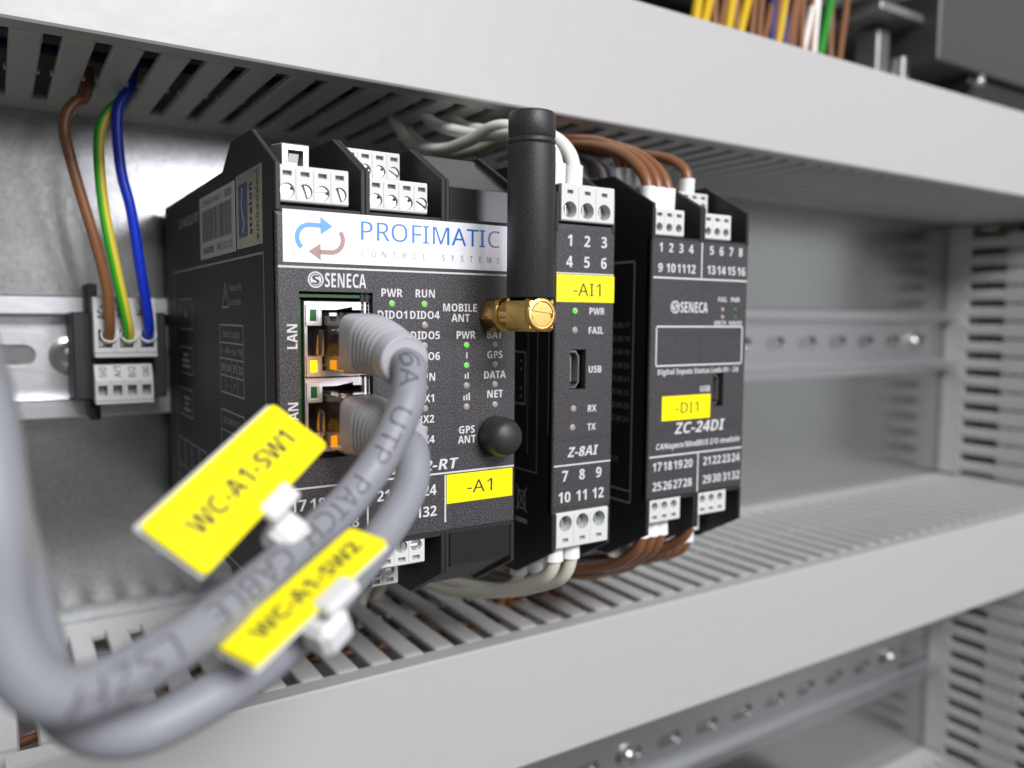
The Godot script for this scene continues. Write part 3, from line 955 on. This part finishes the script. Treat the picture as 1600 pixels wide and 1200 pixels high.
func build_antenna() -> void:
	var t := thing("stub_antenna", "black stub antenna on brass elbow standing before the white label", "antenna")
	var ax := 47.0
	var ay := 15.4
	var n := MB.new().at(ax, ay, 0.1)
	n.lathe([Vector2(3.7, 0.0), Vector2(3.95, 0.3), Vector2(3.95, 4.6), Vector2(3.6, 5.1), Vector2(0, 5.1)], 6, 1.0, 0.25)
	n.lathe([Vector2(3.3, 5.0), Vector2(3.75, 5.2), Vector2(3.85, 5.6), Vector2(3.6, 5.9), Vector2(3.2, 6.0)], 32)
	n.lathe([Vector2(2.9, 5.9), Vector2(3.2, 6.2), Vector2(3.25, 9.6)], 32)
	part("hex_nut", n, M.brass, t)
	part("elbow", MB.new().lim(ax - 3.5, ax + 3.5, ay - 3.4, ay + 3.4, 9.4, 17.6, 0.7), M.brass, t)
	var c := MB.new().at(ax, ay, 17.5)
	c.lathe([Vector2(3.35, 0.0), Vector2(3.3, 0.55), Vector2(3.1, 0.65), Vector2(2.55, 0.6), Vector2(2.45, 0.05)], 36)
	for k in [0.0, PI]:
		var ring := PackedVector2Array()
		for j in 15:
			ring.append(Vector2.from_angle(k - 0.12 + 0.2 + (PI - 0.4) * j / 14.0) * 2.4)
		for j in range(1, ring.size() - 1):
			c.tri(Vector3(ring[0].x, ring[0].y, 0.5), Vector3(ring[j].x, ring[j].y, 0.5), Vector3(ring[j + 1].x, ring[j + 1].y, 0.5))
		for j in ring.size():
			var p := ring[j]
			var q := ring[(j + 1) % ring.size()]
			c.quad(Vector3(p.x, p.y, 0.0), Vector3(q.x, q.y, 0.0), Vector3(q.x, q.y, 0.5), Vector3(p.x, p.y, 0.5))
	part("elbow_plug", c, M.brass, t)
	var m := MB.new().at(ax, ay + 3.35, 13.7, Basis(Vector3(1, 0, 0), -PI / 2))
	m.lathe([Vector2(4.6, 0.0), Vector2(4.78, 0.3), Vector2(4.75, 29.6), Vector2(4.45, 29.9), Vector2(4.75, 30.3), Vector2(4.75, 30.9), Vector2(4.4, 31.2), Vector2(4.7, 31.6), Vector2(4.7, 35.6), Vector2(4.35, 36.2), Vector2(0.6, 36.35), Vector2(0, 36.35)], 48)
	part("antenna_mast", m, M.rubber, t)

# ---------------------------------------------------------------- patch cables and their tags
func superring(c: Vector3, X: Vector3, Y: Vector3, rx: float, ry: float, e: float, n := 28) -> PackedVector3Array:
	var out := PackedVector3Array()
	for i in n:
		var a := TAU * i / n
		var cx := cos(a)
		var sy := sin(a)
		out.append(c + X * (rx * signf(cx) * pow(absf(cx), e)) + Y * (ry * signf(sy) * pow(absf(sy), e)))
	return out

func cut_fine(src: PackedVector3Array, most: float) -> PackedVector3Array:
	var todo := []
	for i in range(0, src.size(), 3):
		todo.append([src[i], src[i + 1], src[i + 2]])
	var out := PackedVector3Array()
	while todo.size():
		var t = todo.pop_back()
		var k := 0
		var d := 0.0
		for i in 3:
			var e: float = t[i].distance_to(t[(i + 1) % 3])
			if e > d:
				d = e
				k = i
		if d <= most:
			out.append(t[0]); out.append(t[1]); out.append(t[2])
			continue
		var m: Vector3 = (t[k] + t[(k + 1) % 3]) / 2
		todo.append([t[k], m, t[(k + 2) % 3]])
		todo.append([m, t[(k + 1) % 3], t[(k + 2) % 3]])
	return out

func patch_cable(label: String, jy: float, dip: float, pts: Array, text: String, start: float, side: Vector3) -> void:
	var t := thing("patch_cable", label, "network cable", "grey patch cables")
	# clear plug body with the dark wire ends inside
	var pg := part("plug", MB.new().lim(9.0, 16.9, jy - 5.8, jy + 5.4, -7.0, 10.4, 0.6), M.clear, t)
	var core := MB.new().lim(10.0, 16.0, jy - 4.6, jy + 4.2, -6.0, -1.0)
	core.lim(10.3, 15.8, jy - 2.6, jy + 2.2, 0.4, 10.0, 0.8)
	part("wire_ends", core, M.plug_core, pg)
	part("latch", MB.new().at(7.6, jy - 0.2, 0.6, Basis(Vector3(0, 1, 0), -0.25)).box(Vector3.ZERO, Vector3(1.0, 5.0, 11.0), 0.3), M.clear, pg)
	# ribbed boot: square at the plug, round at its end
	var rings := []
	var n := 44
	var ex := Vector3(1, 0, 0)
	for i in n + 1:
		var u := float(i) / n
		var z := 10.0 + 17.5 * u
		var c := Vector3(12.7 + 0.1 * u, jy - 0.2 - dip * u * u, z)
		var ey := Vector3(0, 1, 0.18 * dip * u / 2.0).normalized()
		var rib := 0.0
		if u > 0.30 and u < 0.86 and i % 4 >= 2:
			rib = 0.36
		rings.append(superring(c, ex, ey, lerpf(4.6, 4.3, u) - rib, lerpf(5.5, 4.4, u) - rib, lerpf(0.45, 0.95, minf(u * 1.3, 1.0))))
	var last: Vector3 = Vector3(12.8, jy - 0.2 - dip, 27.5)
	rings.append(superring(last + Vector3(0, 0, 0.25), ex, Vector3(0, 1, 0.1).normalized(), 3.9, 4.0, 1.0))
	part("boot", MB.new().loft(rings), M.boot, t)
	var path := smooth(pts, 0.9)
	part("jacket", MB.new().tube(path, 2.8, 28), M.cable, t)
	# print along the jacket
	if text:
		var len := [0.0]
		for i in path.size() - 1:
			len.append(len[-1] + path[i].distance_to(path[i + 1]))
		var tri_pts := cut_fine(letters(text, 2.0, false, 0.0), 0.55)
		var x0 := 1e9
		for p in tri_pts:
			x0 = minf(x0, p.x)
		var m := MB.new()
		for p in tri_pts:
			var s: float = start + (p.x - x0) * 2.0
			var i: int = clampi(len.bsearch(s) - 1, 0, path.size() - 2)
			var f: float = (s - len[i]) / maxf(len[i + 1] - len[i], 0.001)
			var c: Vector3 = path[i].lerp(path[i + 1], f)
			var tg: Vector3 = (path[mini(i + 2, path.size() - 1)] - path[maxi(i - 1, 0)]).normalized()
			var nn := (side - tg * side.dot(tg)).normalized()
			var bb := nn.cross(tg)
			var an: float = p.y * 1.5 / 2.8
			m.v(c + (nn * cos(an) + bb * sin(an)) * 2.83)
		part("jacket_print", m, M.cable_print, t)

func cable_tag(label: String, c: Vector3, X: Vector3, Y: Vector3, w: float, h: float, text: String, clip: Vector3, cable_dir: Vector3) -> void:
	var t := thing("cable_tag", label, "cable tag")
	X = X.normalized()
	Y = (Y - X * X.dot(Y)).normalized()
	var Z := X.cross(Y)
	var b := Basis(X, Y, Z)
	var m := MB.new()
	m.T = Transform3D(b, c)
	var ol := PackedVector2Array()
	for k in 4:
		var cx := (w / 2 - 0.8) * (1 if k in [0, 3] else -1)
		var cy := (h / 2 - 0.8) * (1 if k in [0, 1] else -1)
		for i in 5:
			ol.append(Vector2(cx, cy) + Vector2.from_angle(PI / 2 * k + PI / 8 * i) * 0.8)
	var inner := MB.inset(ol, 0.12)
	var rings := []
	for q in [[-0.4, inner], [-0.28, ol], [0.28, ol], [0.4, inner]]:
		var r := PackedVector3Array()
		for p in q[1]:
			r.append(Vector3(p.x, p.y, q[0]))
		rings.append(r)
	m.loft(rings, false, true)
	part("tag_plate", m, M.yellow_tag, t)
	m = MB.new()
	m.T = Transform3D(b, c)
	m.box(Vector3(0, 0.35, -0.8), Vector3(w + 0.3, h + 0.5, 0.7), 0.3)
	part("tag_carrier", m, M.clip, t)
	m = MB.new()
	m.T = Transform3D(b, c + Z * 0.43)
	write(m, text, 0.3, 0.1, minf(h * 0.36, 2.7), true, w * 0.76)
	part("tag_print", m, M.tag_ink, t)
	# the clear holder on the cable, with a rim that grips the plate
	m = MB.new()
	var d := cable_dir.normalized()
	var q := (Z - d * Z.dot(d)).normalized()
	m.T = Transform3D(Basis(d, q.cross(d), q), clip)
	m.box(Vector3(0, 0, -0.8), Vector3(5.0, 4.8, 4.6), 0.9)
	m.T = Transform3D(b, c - Y * (h / 2 - 0.2))
	m.box(Vector3(1.0, -0.6, -0.2), Vector3(5.6, 3.0, 1.7), 0.4)
	part("tag_holder", m, M.clip, t)

# ---------------------------------------------------------------- the small terminal block on the left
func build_left_terminal() -> void:
	var t := thing("bus_connector", "small black connector on the rail with two grey terminal plugs, left of the modules", "connector")
	var b := MB.new()
	b.lim(-26.5, -3.2, -8.4, 15.4, -117.0, -96.0, 0.4)
	b.lim(-22.6, -19.8, -14.6, 23.2, -110.8, -101.0, 0.4)
	b.lim(-22.2, -7.0, -9.0, 18.6, -97.0, -93.0, 0.4)
	part("base", b, M.black_smooth, t)
	var m := MB.new()
	# upper plug, three poles, sloping back at the top
	for i in 3:
		var a := -22.1 + 5.08 * i
		m.plate(rect(a, a + 5.08, 4.6, 12.2), rect(a + 1.0, a + 4.3, 6.0, 10.8), -93.0, -87.8, 0.15)
	m.prism_x(PackedVector2Array([Vector2(-93.0, 12.2), Vector2(-87.95, 12.2), Vector2(-88.4, 18.8), Vector2(-88.8, 19.3), Vector2(-93.0, 19.3)]), -22.1, -6.86, 0.2)
	m.lim(-22.1, -6.86, 3.4, 4.5, -92.0, -87.0, 0.2)
	for i in 2:
		m.lim(-17.02 + 5.08 * i - 0.25, -17.02 + 5.08 * i + 0.25, 4.8, 18.6, -90.0, -87.6, 0.15)
	var up := part("terminal_plug", m, M.terminal_dim, t)
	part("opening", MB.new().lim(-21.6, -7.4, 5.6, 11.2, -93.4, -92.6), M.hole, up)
	m = MB.new()
	for i in 3:
		m.lim(-21.0 + 5.08 * i, -18.0 + 5.08 * i, 6.2, 8.4, -92.4, -89.6, 0.3)
	part("contact", m, M.screw, up)
	m = MB.new()
	for i in 3:
		m.at(-18.5 + 4.7 * i, 8.7, -88.6, Basis(Vector3(1, 0, 0), -0.5)).lathe([Vector2(1.55, -1.0), Vector2(2.1, 0.6), Vector2(2.15, 1.7), Vector2(1.95, 1.75), Vector2(1.6, 0.8)], 20)
	part("collar", m, M.ferrule, up)
	m = MB.new().at(0, 15.3, -88.02, Basis(Vector3(1, 0, 0), -0.068))
	write(m, "AC+", -20.1, 0.0, 2.1, true, 3.8, 0, PI / 2)
	write(m, "PE", -15.6, 0.0, 1.8, true, 0, 0, PI / 2)
	write(m, "N", -10.8, 0.0, 1.8, true, 0, 0, PI / 2)
	part("plug_print", m, M.print_black, up)
	# lower plug, four poles
	m = MB.new()
	for i in 4:
		var a := -22.2 + 3.55 * i
		m.plate(rect(a, a + 3.55, -8.2, -2.6), rect(a + 0.65, a + 2.9, -6.8, -4.0), -93.0, -87.9, 0.15)
	m.prism_x(PackedVector2Array([Vector2(-93.0, -2.6), Vector2(-88.1, -2.6), Vector2(-90.2, 1.4), Vector2(-93.0, 1.6)]), -22.2, -8.0, 0.2)
	m.lim(-22.2, -8.0, -9.0, -8.3, -92.0, -87.4, 0.2)
	var lo := part("terminal_plug", m, M.terminal_dim, t)
	part("opening", MB.new().lim(-21.8, -8.4, -7.4, -3.4, -93.4, -91.0), M.box_steel, lo)
	m = MB.new().at(0, -0.6, -89.0, Basis(Vector3(1, 0, 0), -0.483))
	for i in 4:
		write(m, ["SHD", "A/1", "B/2", "GND"][i], -20.2 + 3.5 * i, 0.1, 1.7, false, 3.2, 0, PI / 2)
	part("plug_print", m, M.print_black, lo)

# ---------------------------------------------------------------- scene
func _ready() -> void:
	# camera
	var cam := Camera3D.new()
	cam.name = "camera"
	cam.position = Vector3(-43.862, 14.752, 148.557) * MM
	cam.rotation_degrees = Vector3(-4.7216, -32.7178, 0.4395)
	cam.fov = 51.056
	cam.near = 0.005
	cam.far = 10.0
	var lens := CameraAttributesPhysical.new()
	lens.frustum_focal_length = 25.127
	lens.frustum_near = 0.005
	lens.frustum_far = 10.0
	lens.frustum_focus_distance = 0.163
	lens.exposure_aperture = 10.0
	cam.attributes = lens
	add_child(cam)
	# the room's dim light, and the exposure
	var we := WorldEnvironment.new()
	we.name = "environment"
	var e := Environment.new()
	e.background_mode = Environment.BG_COLOR
	e.background_color = grey(0.13, 1.03, 1.0, 0.95)
	e.tonemap_mode = Environment.TONE_MAPPER_LINEAR
	e.tonemap_exposure = 1.0
	e.sdfgi_enabled = true
	e.ssao_enabled = true
	e.ssil_enabled = true
	we.environment = e
	add_child(we)
	# ceiling lamps of the room, out in front of the cabinet and a little above
	for q in [[Vector3(60, 680, 1040), Vector2(600, 290), 2.1, Color(0.985, 0.985, 1.0)], [Vector3(450, 160, 1000), Vector2(580, 150), 0.28, Color(0.97, 0.95, 1.0)], [Vector3(45, 165, 1000), Vector2(220, 150), 0.009, Color(1.0, 0.98, 0.96)]]:
		var l := AreaLight3D.new()
		l.name = "ceiling_lamp"
		l.area_size = q[1] * MM
		l.area_normalize_energy = true
		l.light_energy = q[2]
		l.light_color = q[3]
		l.area_range = 8.0
		l.shadow_enabled = true
		add_child(l, true)
		l.look_at_from_position(q[0] * MM, Vector3(60, 0, -40) * MM)
	make_materials()
	build_cabinet()
	build_gateway()
	build_analog_module()
	build_digital_module()
	build_left_terminal()
	build_antenna()
	build_cables()
	build_wires()
	build_upper_row()

func build_cabinet() -> void:
	var p := part("mounting_plate", MB.new().lim(-400, 760, -520, 460, -122, -120), M.plate)
	p.set_meta("kind", "structure")
	p.set_meta("label", "bare galvanised mounting plate at the back of the cabinet")
	p.set_meta("category", "mounting plate")
	p = part("cabinet_side", MB.new().lim(590, 592, -520, 460, -122, 230), M.paint)
	p.set_meta("kind", "structure")
	p.set_meta("label", "light grey painted side sheet of the cabinet at the right")
	p.set_meta("category", "cabinet side")
	make_duct("light grey slotted cable duct running above the black modules", -150, 560, 71.45, 108.25, -1.0, -90.0, 545.0, -150.0)
	make_duct("light grey slotted cable duct running below the black modules", -150, 560, -116.15, -77.45, 1.0, -90.0, 545.0, -45.4)
	make_duct("lowest grey cable duct, only its top edge in view below the empty rail", 150, 560, -292.0, -252.0, 1.0, 340.0, 500.0, 150.0)
	make_vertical_duct("upright grey slotted duct between the upper and lower ducts at the right", 437.6, 478.0, -76.6, 70.8)
	make_vertical_duct("upright grey slotted duct below the lower duct at the right", 437.6, 478.0, -251.4, -116.8)
	make_rail("slotted zinc mounting rail carrying the black modules", 2.6, -150.0, 437.0, -41.8, [-25.6, 403.0])
	make_rail("empty slotted zinc mounting rail below the lower cable duct", -184.2, -100.0, 437.0, 267.5, [191.8, 394.0])

func V(x: float, y: float, z: float) -> Vector3:
	return Vector3(x, y, z)

func build_cables() -> void:
	patch_cable("grey patch cable plugged into the upper network socket, printed along its jacket", 10.0, 2.6, [V(12.8, 7.2, 25.5), V(12.7, 6.6, 29.6), V(11.8, 4.8, 31.5), V(10.3, 1.4, 33.8), V(7.9, -2.3, 35.0), V(5.0, -6.4, 35.9), V(1.4, -10.1, 37.0), V(-3.2, -13.4, 39.1), V(-11.3, -16.5, 44.9), V(-19.0, -18.8, 51.0), V(-25.7, -20.3, 56.4), V(-30.6, -21.0, 59.8), V(-36.0, -21.5, 62.9), V(-40.1, -20.6, 65.0), V(-42.8, -17.7, 65.4), V(-44.5, -12.1, 64.9), V(-44.5, -3.0, 64.0), V(-45.3, 5.9, 60.2), V(-47.3, 15.3, 53.3), V(-56, 60, 50), V(-70, 95, 40)], "6A  UTP  PATCH  CABLE   LSZH", 4.0, Vector3(-0.42, 0.25, 0.87))
	patch_cable("grey patch cable plugged into the lower network socket, behind the other", -4.9, 1.2, [V(12.8, -5.9, 25.5), V(12.5, -6.6, 30.2), V(11.8, -8.5, 32.7), V(10.2, -11.8, 35.0), V(7.0, -15.0, 37.5), V(2.0, -18.5, 40.6), V(-4.4, -21.7, 45.1), V(-11.3, -24.9, 49.3), V(-18.7, -28.1, 52.1), V(-25.7, -30.1, 53.7), V(-32.0, -31.0, 54.6), V(-37.0, -28.7, 55.8), V(-40.2, -23.9, 56.9), V(-41.7, -18.6, 56.6), V(-43.0, -11.2, 56.3), V(-44.1, -4.3, 54.9), V(-44.8, 4.5, 52.4), V(-46.2, 11.4, 48.4), V(-48.7, 19.5, 41.2), V(-60, 60, 26), V(-72, 95, 15)], "", 0.0, Vector3.UP)
	cable_tag("yellow tag reading WC-A1-SW1 clipped to the upper patch cable", V(-18.3, -6.3, 45.7), V(0.744, 0.467, -0.478), V(-0.664, 0.598, -0.449), 25.6, 9.5, "WC-A1-SW1", V(-12.4, -13.6, 45.0), V(0.62, 0.38, -0.4))
	cable_tag("yellow tag reading WC-A1-SW2 clipped to the lower patch cable", V(-13.1, -18.5, 55.3), V(0.844, 0.386, -0.373), V(-0.455, 0.145, -0.879), 23.2, 6.5, "WC-A1-SW2", V(-11.7, -22.3, 57.2), V(0.75, 0.45, -0.3))

func build_wires() -> void:
	# supply wires of the small connector on the left
	wire("wire", "brown wire from the upper duct into the small grey connector at left", [V(-22.0, 76, -82), V(-22.7, 68.9, -82), V(-24.9, 67.1, -81), V(-27.1, 63.7, -81), V(-27.7, 59.7, -81), V(-26.7, 54.4, -82), V(-24.6, 45.2, -82), V(-21.5, 32.7, -82), V(-19.2, 21.5, -83), V(-18.6, 12.0, -85.5), V(-18.5, 7.4, -90)], 1.35, M.wire_brown)
	var gy := [V(-11.5, 76, -84), V(-14.4, 69.6, -83), V(-17.1, 66.5, -83), V(-19.4, 61.8, -83), V(-20.0, 53.8, -83), V(-19.2, 41.0, -83), V(-16.7, 24.9, -83), V(-14.3, 12.2, -85), V(-13.8, 7.4, -90)]
	var t := thing("wire", "green and yellow earth wire between the brown and the blue wire at left", "wire")
	var path := smooth(gy, 1.0)
	for k in 2:
		var m := MB.new()
		var rings := []
		var x := Vector3(-0.12, 0.0, 0.99)
		for i in path.size():
			var tg: Vector3 = (path[mini(i + 1, path.size() - 1)] - path[maxi(i - 1, 0)]).normalized()
			x = (x - tg * x.dot(tg)).normalized()
			var y := tg.cross(x)
			var ring := PackedVector3Array()
			for j in 11:
				var an := PI * k + PI * j / 10.0
				ring.append(path[i] + (x * cos(an) + y * sin(an)) * 1.35)
			ring.append(path[i])
			rings.append(ring)
		m.loft(rings, true, true)
		part("stripe", m, M.wire_green if k == 0 else M.wire_yellow, t)
	wire("wire", "blue wire from the upper duct into the small grey connector at left", [V(-11.5, 78, -80), V(-13.1, 71.8, -81), V(-15.3, 67.5, -81), V(-15.9, 61.8, -81), V(-15.2, 50.8, -81), V(-13.2, 41.3, -81), V(-11.1, 25.0, -82), V(-9.3, 12.5, -84.5), V(-9.1, 7.4, -90)], 1.35, M.wire_blue)
	# white wires of the middle module, above
	wire("wire", "white printed wire in the second top terminal of the middle module", [V(71.45, 44.8, -5.0), V(71.45, 50.2, -5.0), V(71.2, 54.5, -7.5), V(70.8, 58.6, -13.5), V(70.4, 61.8, -24), V(69.6, 64.5, -40), V(68, 69.0, -54), V(66, 78, -60)], 1.6, M.wire_white, "", 5.6)
	wire("wire", "white printed wire in the first top terminal of the middle module", [V(66.5, 44.8, -5.0), V(66.5, 50.2, -5.0), V(66.2, 54.2, -7.5), V(65.8, 57.6, -13.5), V(65.4, 60.2, -24), V(64.6, 62.9, -40), V(60, 69.0, -56), V(57, 78, -60)], 1.6, M.wire_white, "", 5.6)
	wire("wire", "white wire rising from the rear left terminal of the middle module behind the antenna", [V(66.6, 50.2, -19.5), V(66.6, 57.0, -19.5), V(66.0, 61.5, -23), V(64.5, 62.8, -30), V(63, 61.0, -40), V(61, 60.8, -53), V(58, 65, -66), V(54, 78, -74)], 1.6, M.wire_white, "", 5.4)
	wire("wire", "white wire rising from the rear middle terminal of the middle module behind the antenna", [V(71.5, 50.2, -19.5), V(71.5, 57.0, -19.5), V(71.2, 61.0, -23), V(70.5, 61.8, -32), V(69, 60.4, -45), V(66, 61, -58), V(62, 67, -70), V(58, 78, -78)], 1.6, M.wire_cream, "", 5.4)
	# below: white wires of the middle module
	for i in 2:
		var x := 66.4 + 4.95 * i
		wire("wire", "pale wire hanging from the %s front terminal under the middle module" % ["left", "middle"][i], [V(x, -38.4, -4.0), V(x, -43.6, -4.0), V(x - 0.6, -47.4 - i, -6.5), V(x - 1.5, -52.0 - i, -15), V(x - 2.5, -57.5 - i, -29), V(x - 4.0, -62.5 - i, -47), V(x - 6.5, -64.0 - i, -64), V(x - 10, -66.5, -80), V(x - 13, -74, -90), V(x - 14, -88, -94)], 1.65, M.wire_cream, "", 4.8)
	for i in 3:
		var x := 66.6 + 4.95 * i
		wire("wire", "pale wire with %s sleeve under the rear row of the middle module" % ["a white left", "a white middle", "a blue-tipped right"][i], [V(x, -46.4, -19.5), V(x, -51.0, -19.5), V(x - 0.8, -54.5, -22), V(x - 2.0, -57.5, -32), V(x - 4.0, -60.5 + 0.8 * i, -50), V(x - 8.0, -61.5, -68), V(x - 13, -65, -84), V(x - 16, -76, -94), V(x - 17, -88, -97)], 1.6, M.wire_cream, "", 4.4)
	# brown wires of the right module, above and below
	for i in 4:
		var x := 95.0 + 3.3 * i
		wire("wire", "%s brown wire from the left in the bundle on top of the rightmost module" % ["first", "second", "third", "fourth"][i], [V(x, 48.6, -15.5), V(x, 53.2, -15.5), V(x - 0.4, 57.0, -17.0), V(x - 1.2, 61.4 - 0.3 * i, -23), V(x - 2.4, 64.6, -38), V(x - 4, 66.2, -52), V(x - 6, 70, -64), V(x - 7, 79, -70)], 1.5, M.wire_brown, "", 5.2)
	for i in 3:
		var x := 94.7 + 3.25 * i
		wire("wire", "%s brown wire with large white sleeve at the top front of the rightmost module" % ["left", "middle", "right"][i], [V(x, 41.4, -5.0), V(x, 47.4, -5.0), V(x - 0.4, 52.0, -7.5), V(x - 1.0, 56.6, -13.5), V(x - 2.0, 60.5, -24), V(x - 3.0, 63.5, -40), V(x - 4, 67, -58), V(x - 5, 79, -68)], 1.5, M.wire_brown, "", 6.4)
	for i in 4:
		var x := 94.6 + 3.3 * i
		wire("wire", "%s blurred pale wire behind the brown bundle on top of the rightmost module" % ["first", "second", "third", "fourth"][i], [V(x, 48.0, -31), V(x, 53.5, -31), V(x - 0.6, 57.0, -33), V(x - 2.0, 60.0, -40), V(x - 4.0, 63.5, -54), V(x - 6, 70, -66), V(x - 7, 79, -72)], 1.35, [M.wire_cream, M.wire_violet][i % 2], "", 5.6)
	wire("wire", "single brown wire in the right bay on top of the rightmost module", [V(118.45, 48.8, -15.5), V(118.45, 53.2, -15.5), V(118.0, 56.4, -17.0), V(117.0, 59.8, -23), V(115.4, 63.4, -38), V(113.8, 66.0, -52), V(112, 71, -64), V(111, 79, -70)], 1.5, M.wire_brown, "", 4.6)
	for i in 4:
		var x := 95.0 + 3.3 * i
		wire("wire", "%s brown wire from the left in the bundle under the rightmost module" % ["first", "second", "third", "fourth"][i], [V(x, -45.0, -15.5), V(x, -49.4, -15.5), V(x - 0.6, -52.8, -17.5), V(x - 1.8, -57.0, -25), V(x - 3.4, -59.6, -41), V(x - 5.0, -62.5, -54), V(x - 6, -69, -66), V(x - 6, -84, -72)], 1.5, M.wire_brown, "", 4.4)
	for i in 3:
		var x := 94.9 + 3.25 * i
		wire("wire", "%s brown wire with white sleeve at the bottom front of the rightmost module" % ["left", "middle", "right"][i], [V(x, -36.4, -5.0), V(x, -42.2, -5.0), V(x - 0.5, -46.4, -7.5), V(x - 1.4, -51.5, -15), V(x - 2.6, -56, -28), V(x - 4, -60, -44), V(x - 5, -67, -60), V(x - 5, -84, -68)], 1.5, M.wire_brown, "", 5.4)
	for i in 4:
		var x := 111.8 + 3.3 * i
		wire("wire", "%s brown wire from the left in the right bay under the rightmost module" % ["first", "second", "third", "fourth"][i], [V(x, -45.0, -15.5), V(x, -49.0, -15.5), V(x - 0.6, -52.0, -17.5), V(x - 1.8, -55.8, -25), V(x - 3.4, -58.6, -41), V(x - 5.0, -62.0, -54), V(x - 6, -69, -66), V(x - 6, -84, -72)], 1.5, M.wire_brown, "", 4.2)
	wire("wire", "short brown wire with white sleeve at the front right bay under the rightmost module", [V(111.75, -36.4, -5.0), V(111.75, -41.6, -5.0), V(111.0, -45.6, -8), V(109.8, -50.5, -16), V(108.4, -55.0, -28), V(107, -59.5, -44), V(106, -67, -60), V(106, -84, -68)], 1.5, M.wire_brown, "", 5.0)
	# wires lying inside the ducts, seen through the slots
	rng.seed = 5
	var inner := [["upper", 83.0, -60.0, "brown", "near its cover"], ["upper", 92.0, -70.0, "cream", "halfway back"], ["upper", 80.0, -90.0, "blue", "near the back plate"], ["upper", 88.0, -98.0, "brown", "along the back plate"], ["lower", -87.0, -62.0, "brown", "a little behind its cover"], ["lower", -88.0, -74.0, "brown", "halfway back"], ["lower", -85.0, -99.0, "blue", "along the back plate"], ["lower", -86.0, -92.0, "cream", "near the back plate"], ["lower", -92.0, -50.0, "brown", "right behind its cover"], ["lower", -85.0, -85.0, "brown", "between the blue and the cream one"]]
	var mats := {"brown": M.wire_brown, "blue": M.wire_inner_blue, "cream": M.wire_cream}
	for q in inner:
		var pts := []
		for i in 16:
			pts.append(V(-140 + 40.0 * i, q[1] + rng.randf_range(-2.5, 2.5), q[2] + rng.randf_range(-4.0, 4.0)))
		wire("duct_wire", "%s wire lying in the %s cable duct, %s" % [q[3], q[0], q[4]], pts, 1.4, mats[q[3]], "wires lying in the %s duct" % q[0])
	for k in 2:
		for q in [[452.0, -99.0, M.wire_olive, "green-yellow"], [457.0, -86.0, M.wire_inner_blue, "blue"], [462.0, -72.0, M.wire_olive2, "yellow"]]:
			var y0: float = [-76.0, -250.0][k]
			var y1: float = [70.0, -118.0][k]
			var pts := []
			for i in 9:
				pts.append(V(q[0] + rng.randf_range(-2, 2), lerpf(y0, y1, i / 8.0), q[1] + rng.randf_range(-4, 4)))
			wire("duct_wire", "%s wire inside the upright duct, %s the lower cable duct" % [q[3], ["above", "below"][k]], pts, 1.5, q[2], "wires inside the upright duct")

func build_upper_row() -> void:
	# what stands on the next rail above the upper duct
	var t := thing("terminal_block", "pale grey terminal block above the upper duct with wires under it", "terminal block")
	part("housing", MB.new().lim(120, 306, 158, 215, -108, -64, 1.0), M.terminal, t)
	part("foot", MB.new().lim(120, 300, 150, 157.5, -112, -96, 0.6), M.black_smooth, t)
	var cols := {"brown": M.wire_brown, "white": M.wire_white, "yellow": M.marker_yellow, "blue": M.wire_inner_blue, "green": M.marker_green}
	var list := [["yellow", 175.0], ["brown", 184.0], ["yellow", 192.0], ["yellow", 199.0], ["brown", 204.5], ["brown", 208.5], ["brown", 212.5], ["blue", 215.6], ["yellow", 220.0], ["blue", 223.0], ["brown", 228.6], ["brown", 233.5], ["white", 236.0], ["white", 241.6], ["green", 246.5], ["brown", 252.0], ["brown", 258.6], ["brown", 188.0], ["brown", 195.5], ["brown", 217.6], ["brown", 225.8], ["yellow", 180.0], ["brown", 239.0]]
	var ord := ["first", "second", "third", "fourth", "fifth", "sixth", "seventh", "eighth", "ninth", "tenth", "eleventh", "twelfth", "thirteenth", "fourteenth", "fifteenth"]
	list.sort_custom(func(a, b): return a[1] < b[1])
	var seen := {}
	for i in list.size():
		var q = list[i]
		var k: int = seen.get(q[0], 0)
		seen[q[0]] = k + 1
		var x: float = q[1]
		var lean := 5.0 * sin(i * 2.3)
		wire("wire", "%s %s wire from the left in the row above the upper duct" % [ord[k], q[0]], [V(x + 11.0 + lean, 165, -76), V(x + 6.0 + lean * 0.5, 146, -73), V(x, 127, -70), V(x - 5.5 - lean * 0.5, 108, -67), V(x - 9.0, 96, -66)], 1.35 if q[0] in ["brown", "white"] else 1.8, cols[q[0]])
	t = thing("power_unit", "dark grey metal unit above the upper duct at the right", "power supply")
	part("case", MB.new().lim(318, 520, 132, 300, -112, -62, 0.8), M.box_dark, t)
	part("bracket", MB.new().lim(286, 334, 150, 154, -110, -70, 0.5), M.box_steel, t)
	part("terminal", MB.new().lim(300, 309, 116, 148, -92, -80, 0.8), M.box_steel, t)
	part("terminal", MB.new().lim(311, 316, 114, 136, -84, -74, 0.8), M.steel, t)
	part("foot", MB.new().lim(352, 520, 118, 131.5, -110, -66, 0.6), M.black_smooth, t)
	part("screw", MB.new().at(352, 128, -60.5).lathe([Vector2(2.6, -1.5), Vector2(2.6, 0.6), Vector2(1.6, 1.2), Vector2(0, 1.3)], 20), M.steel, t)
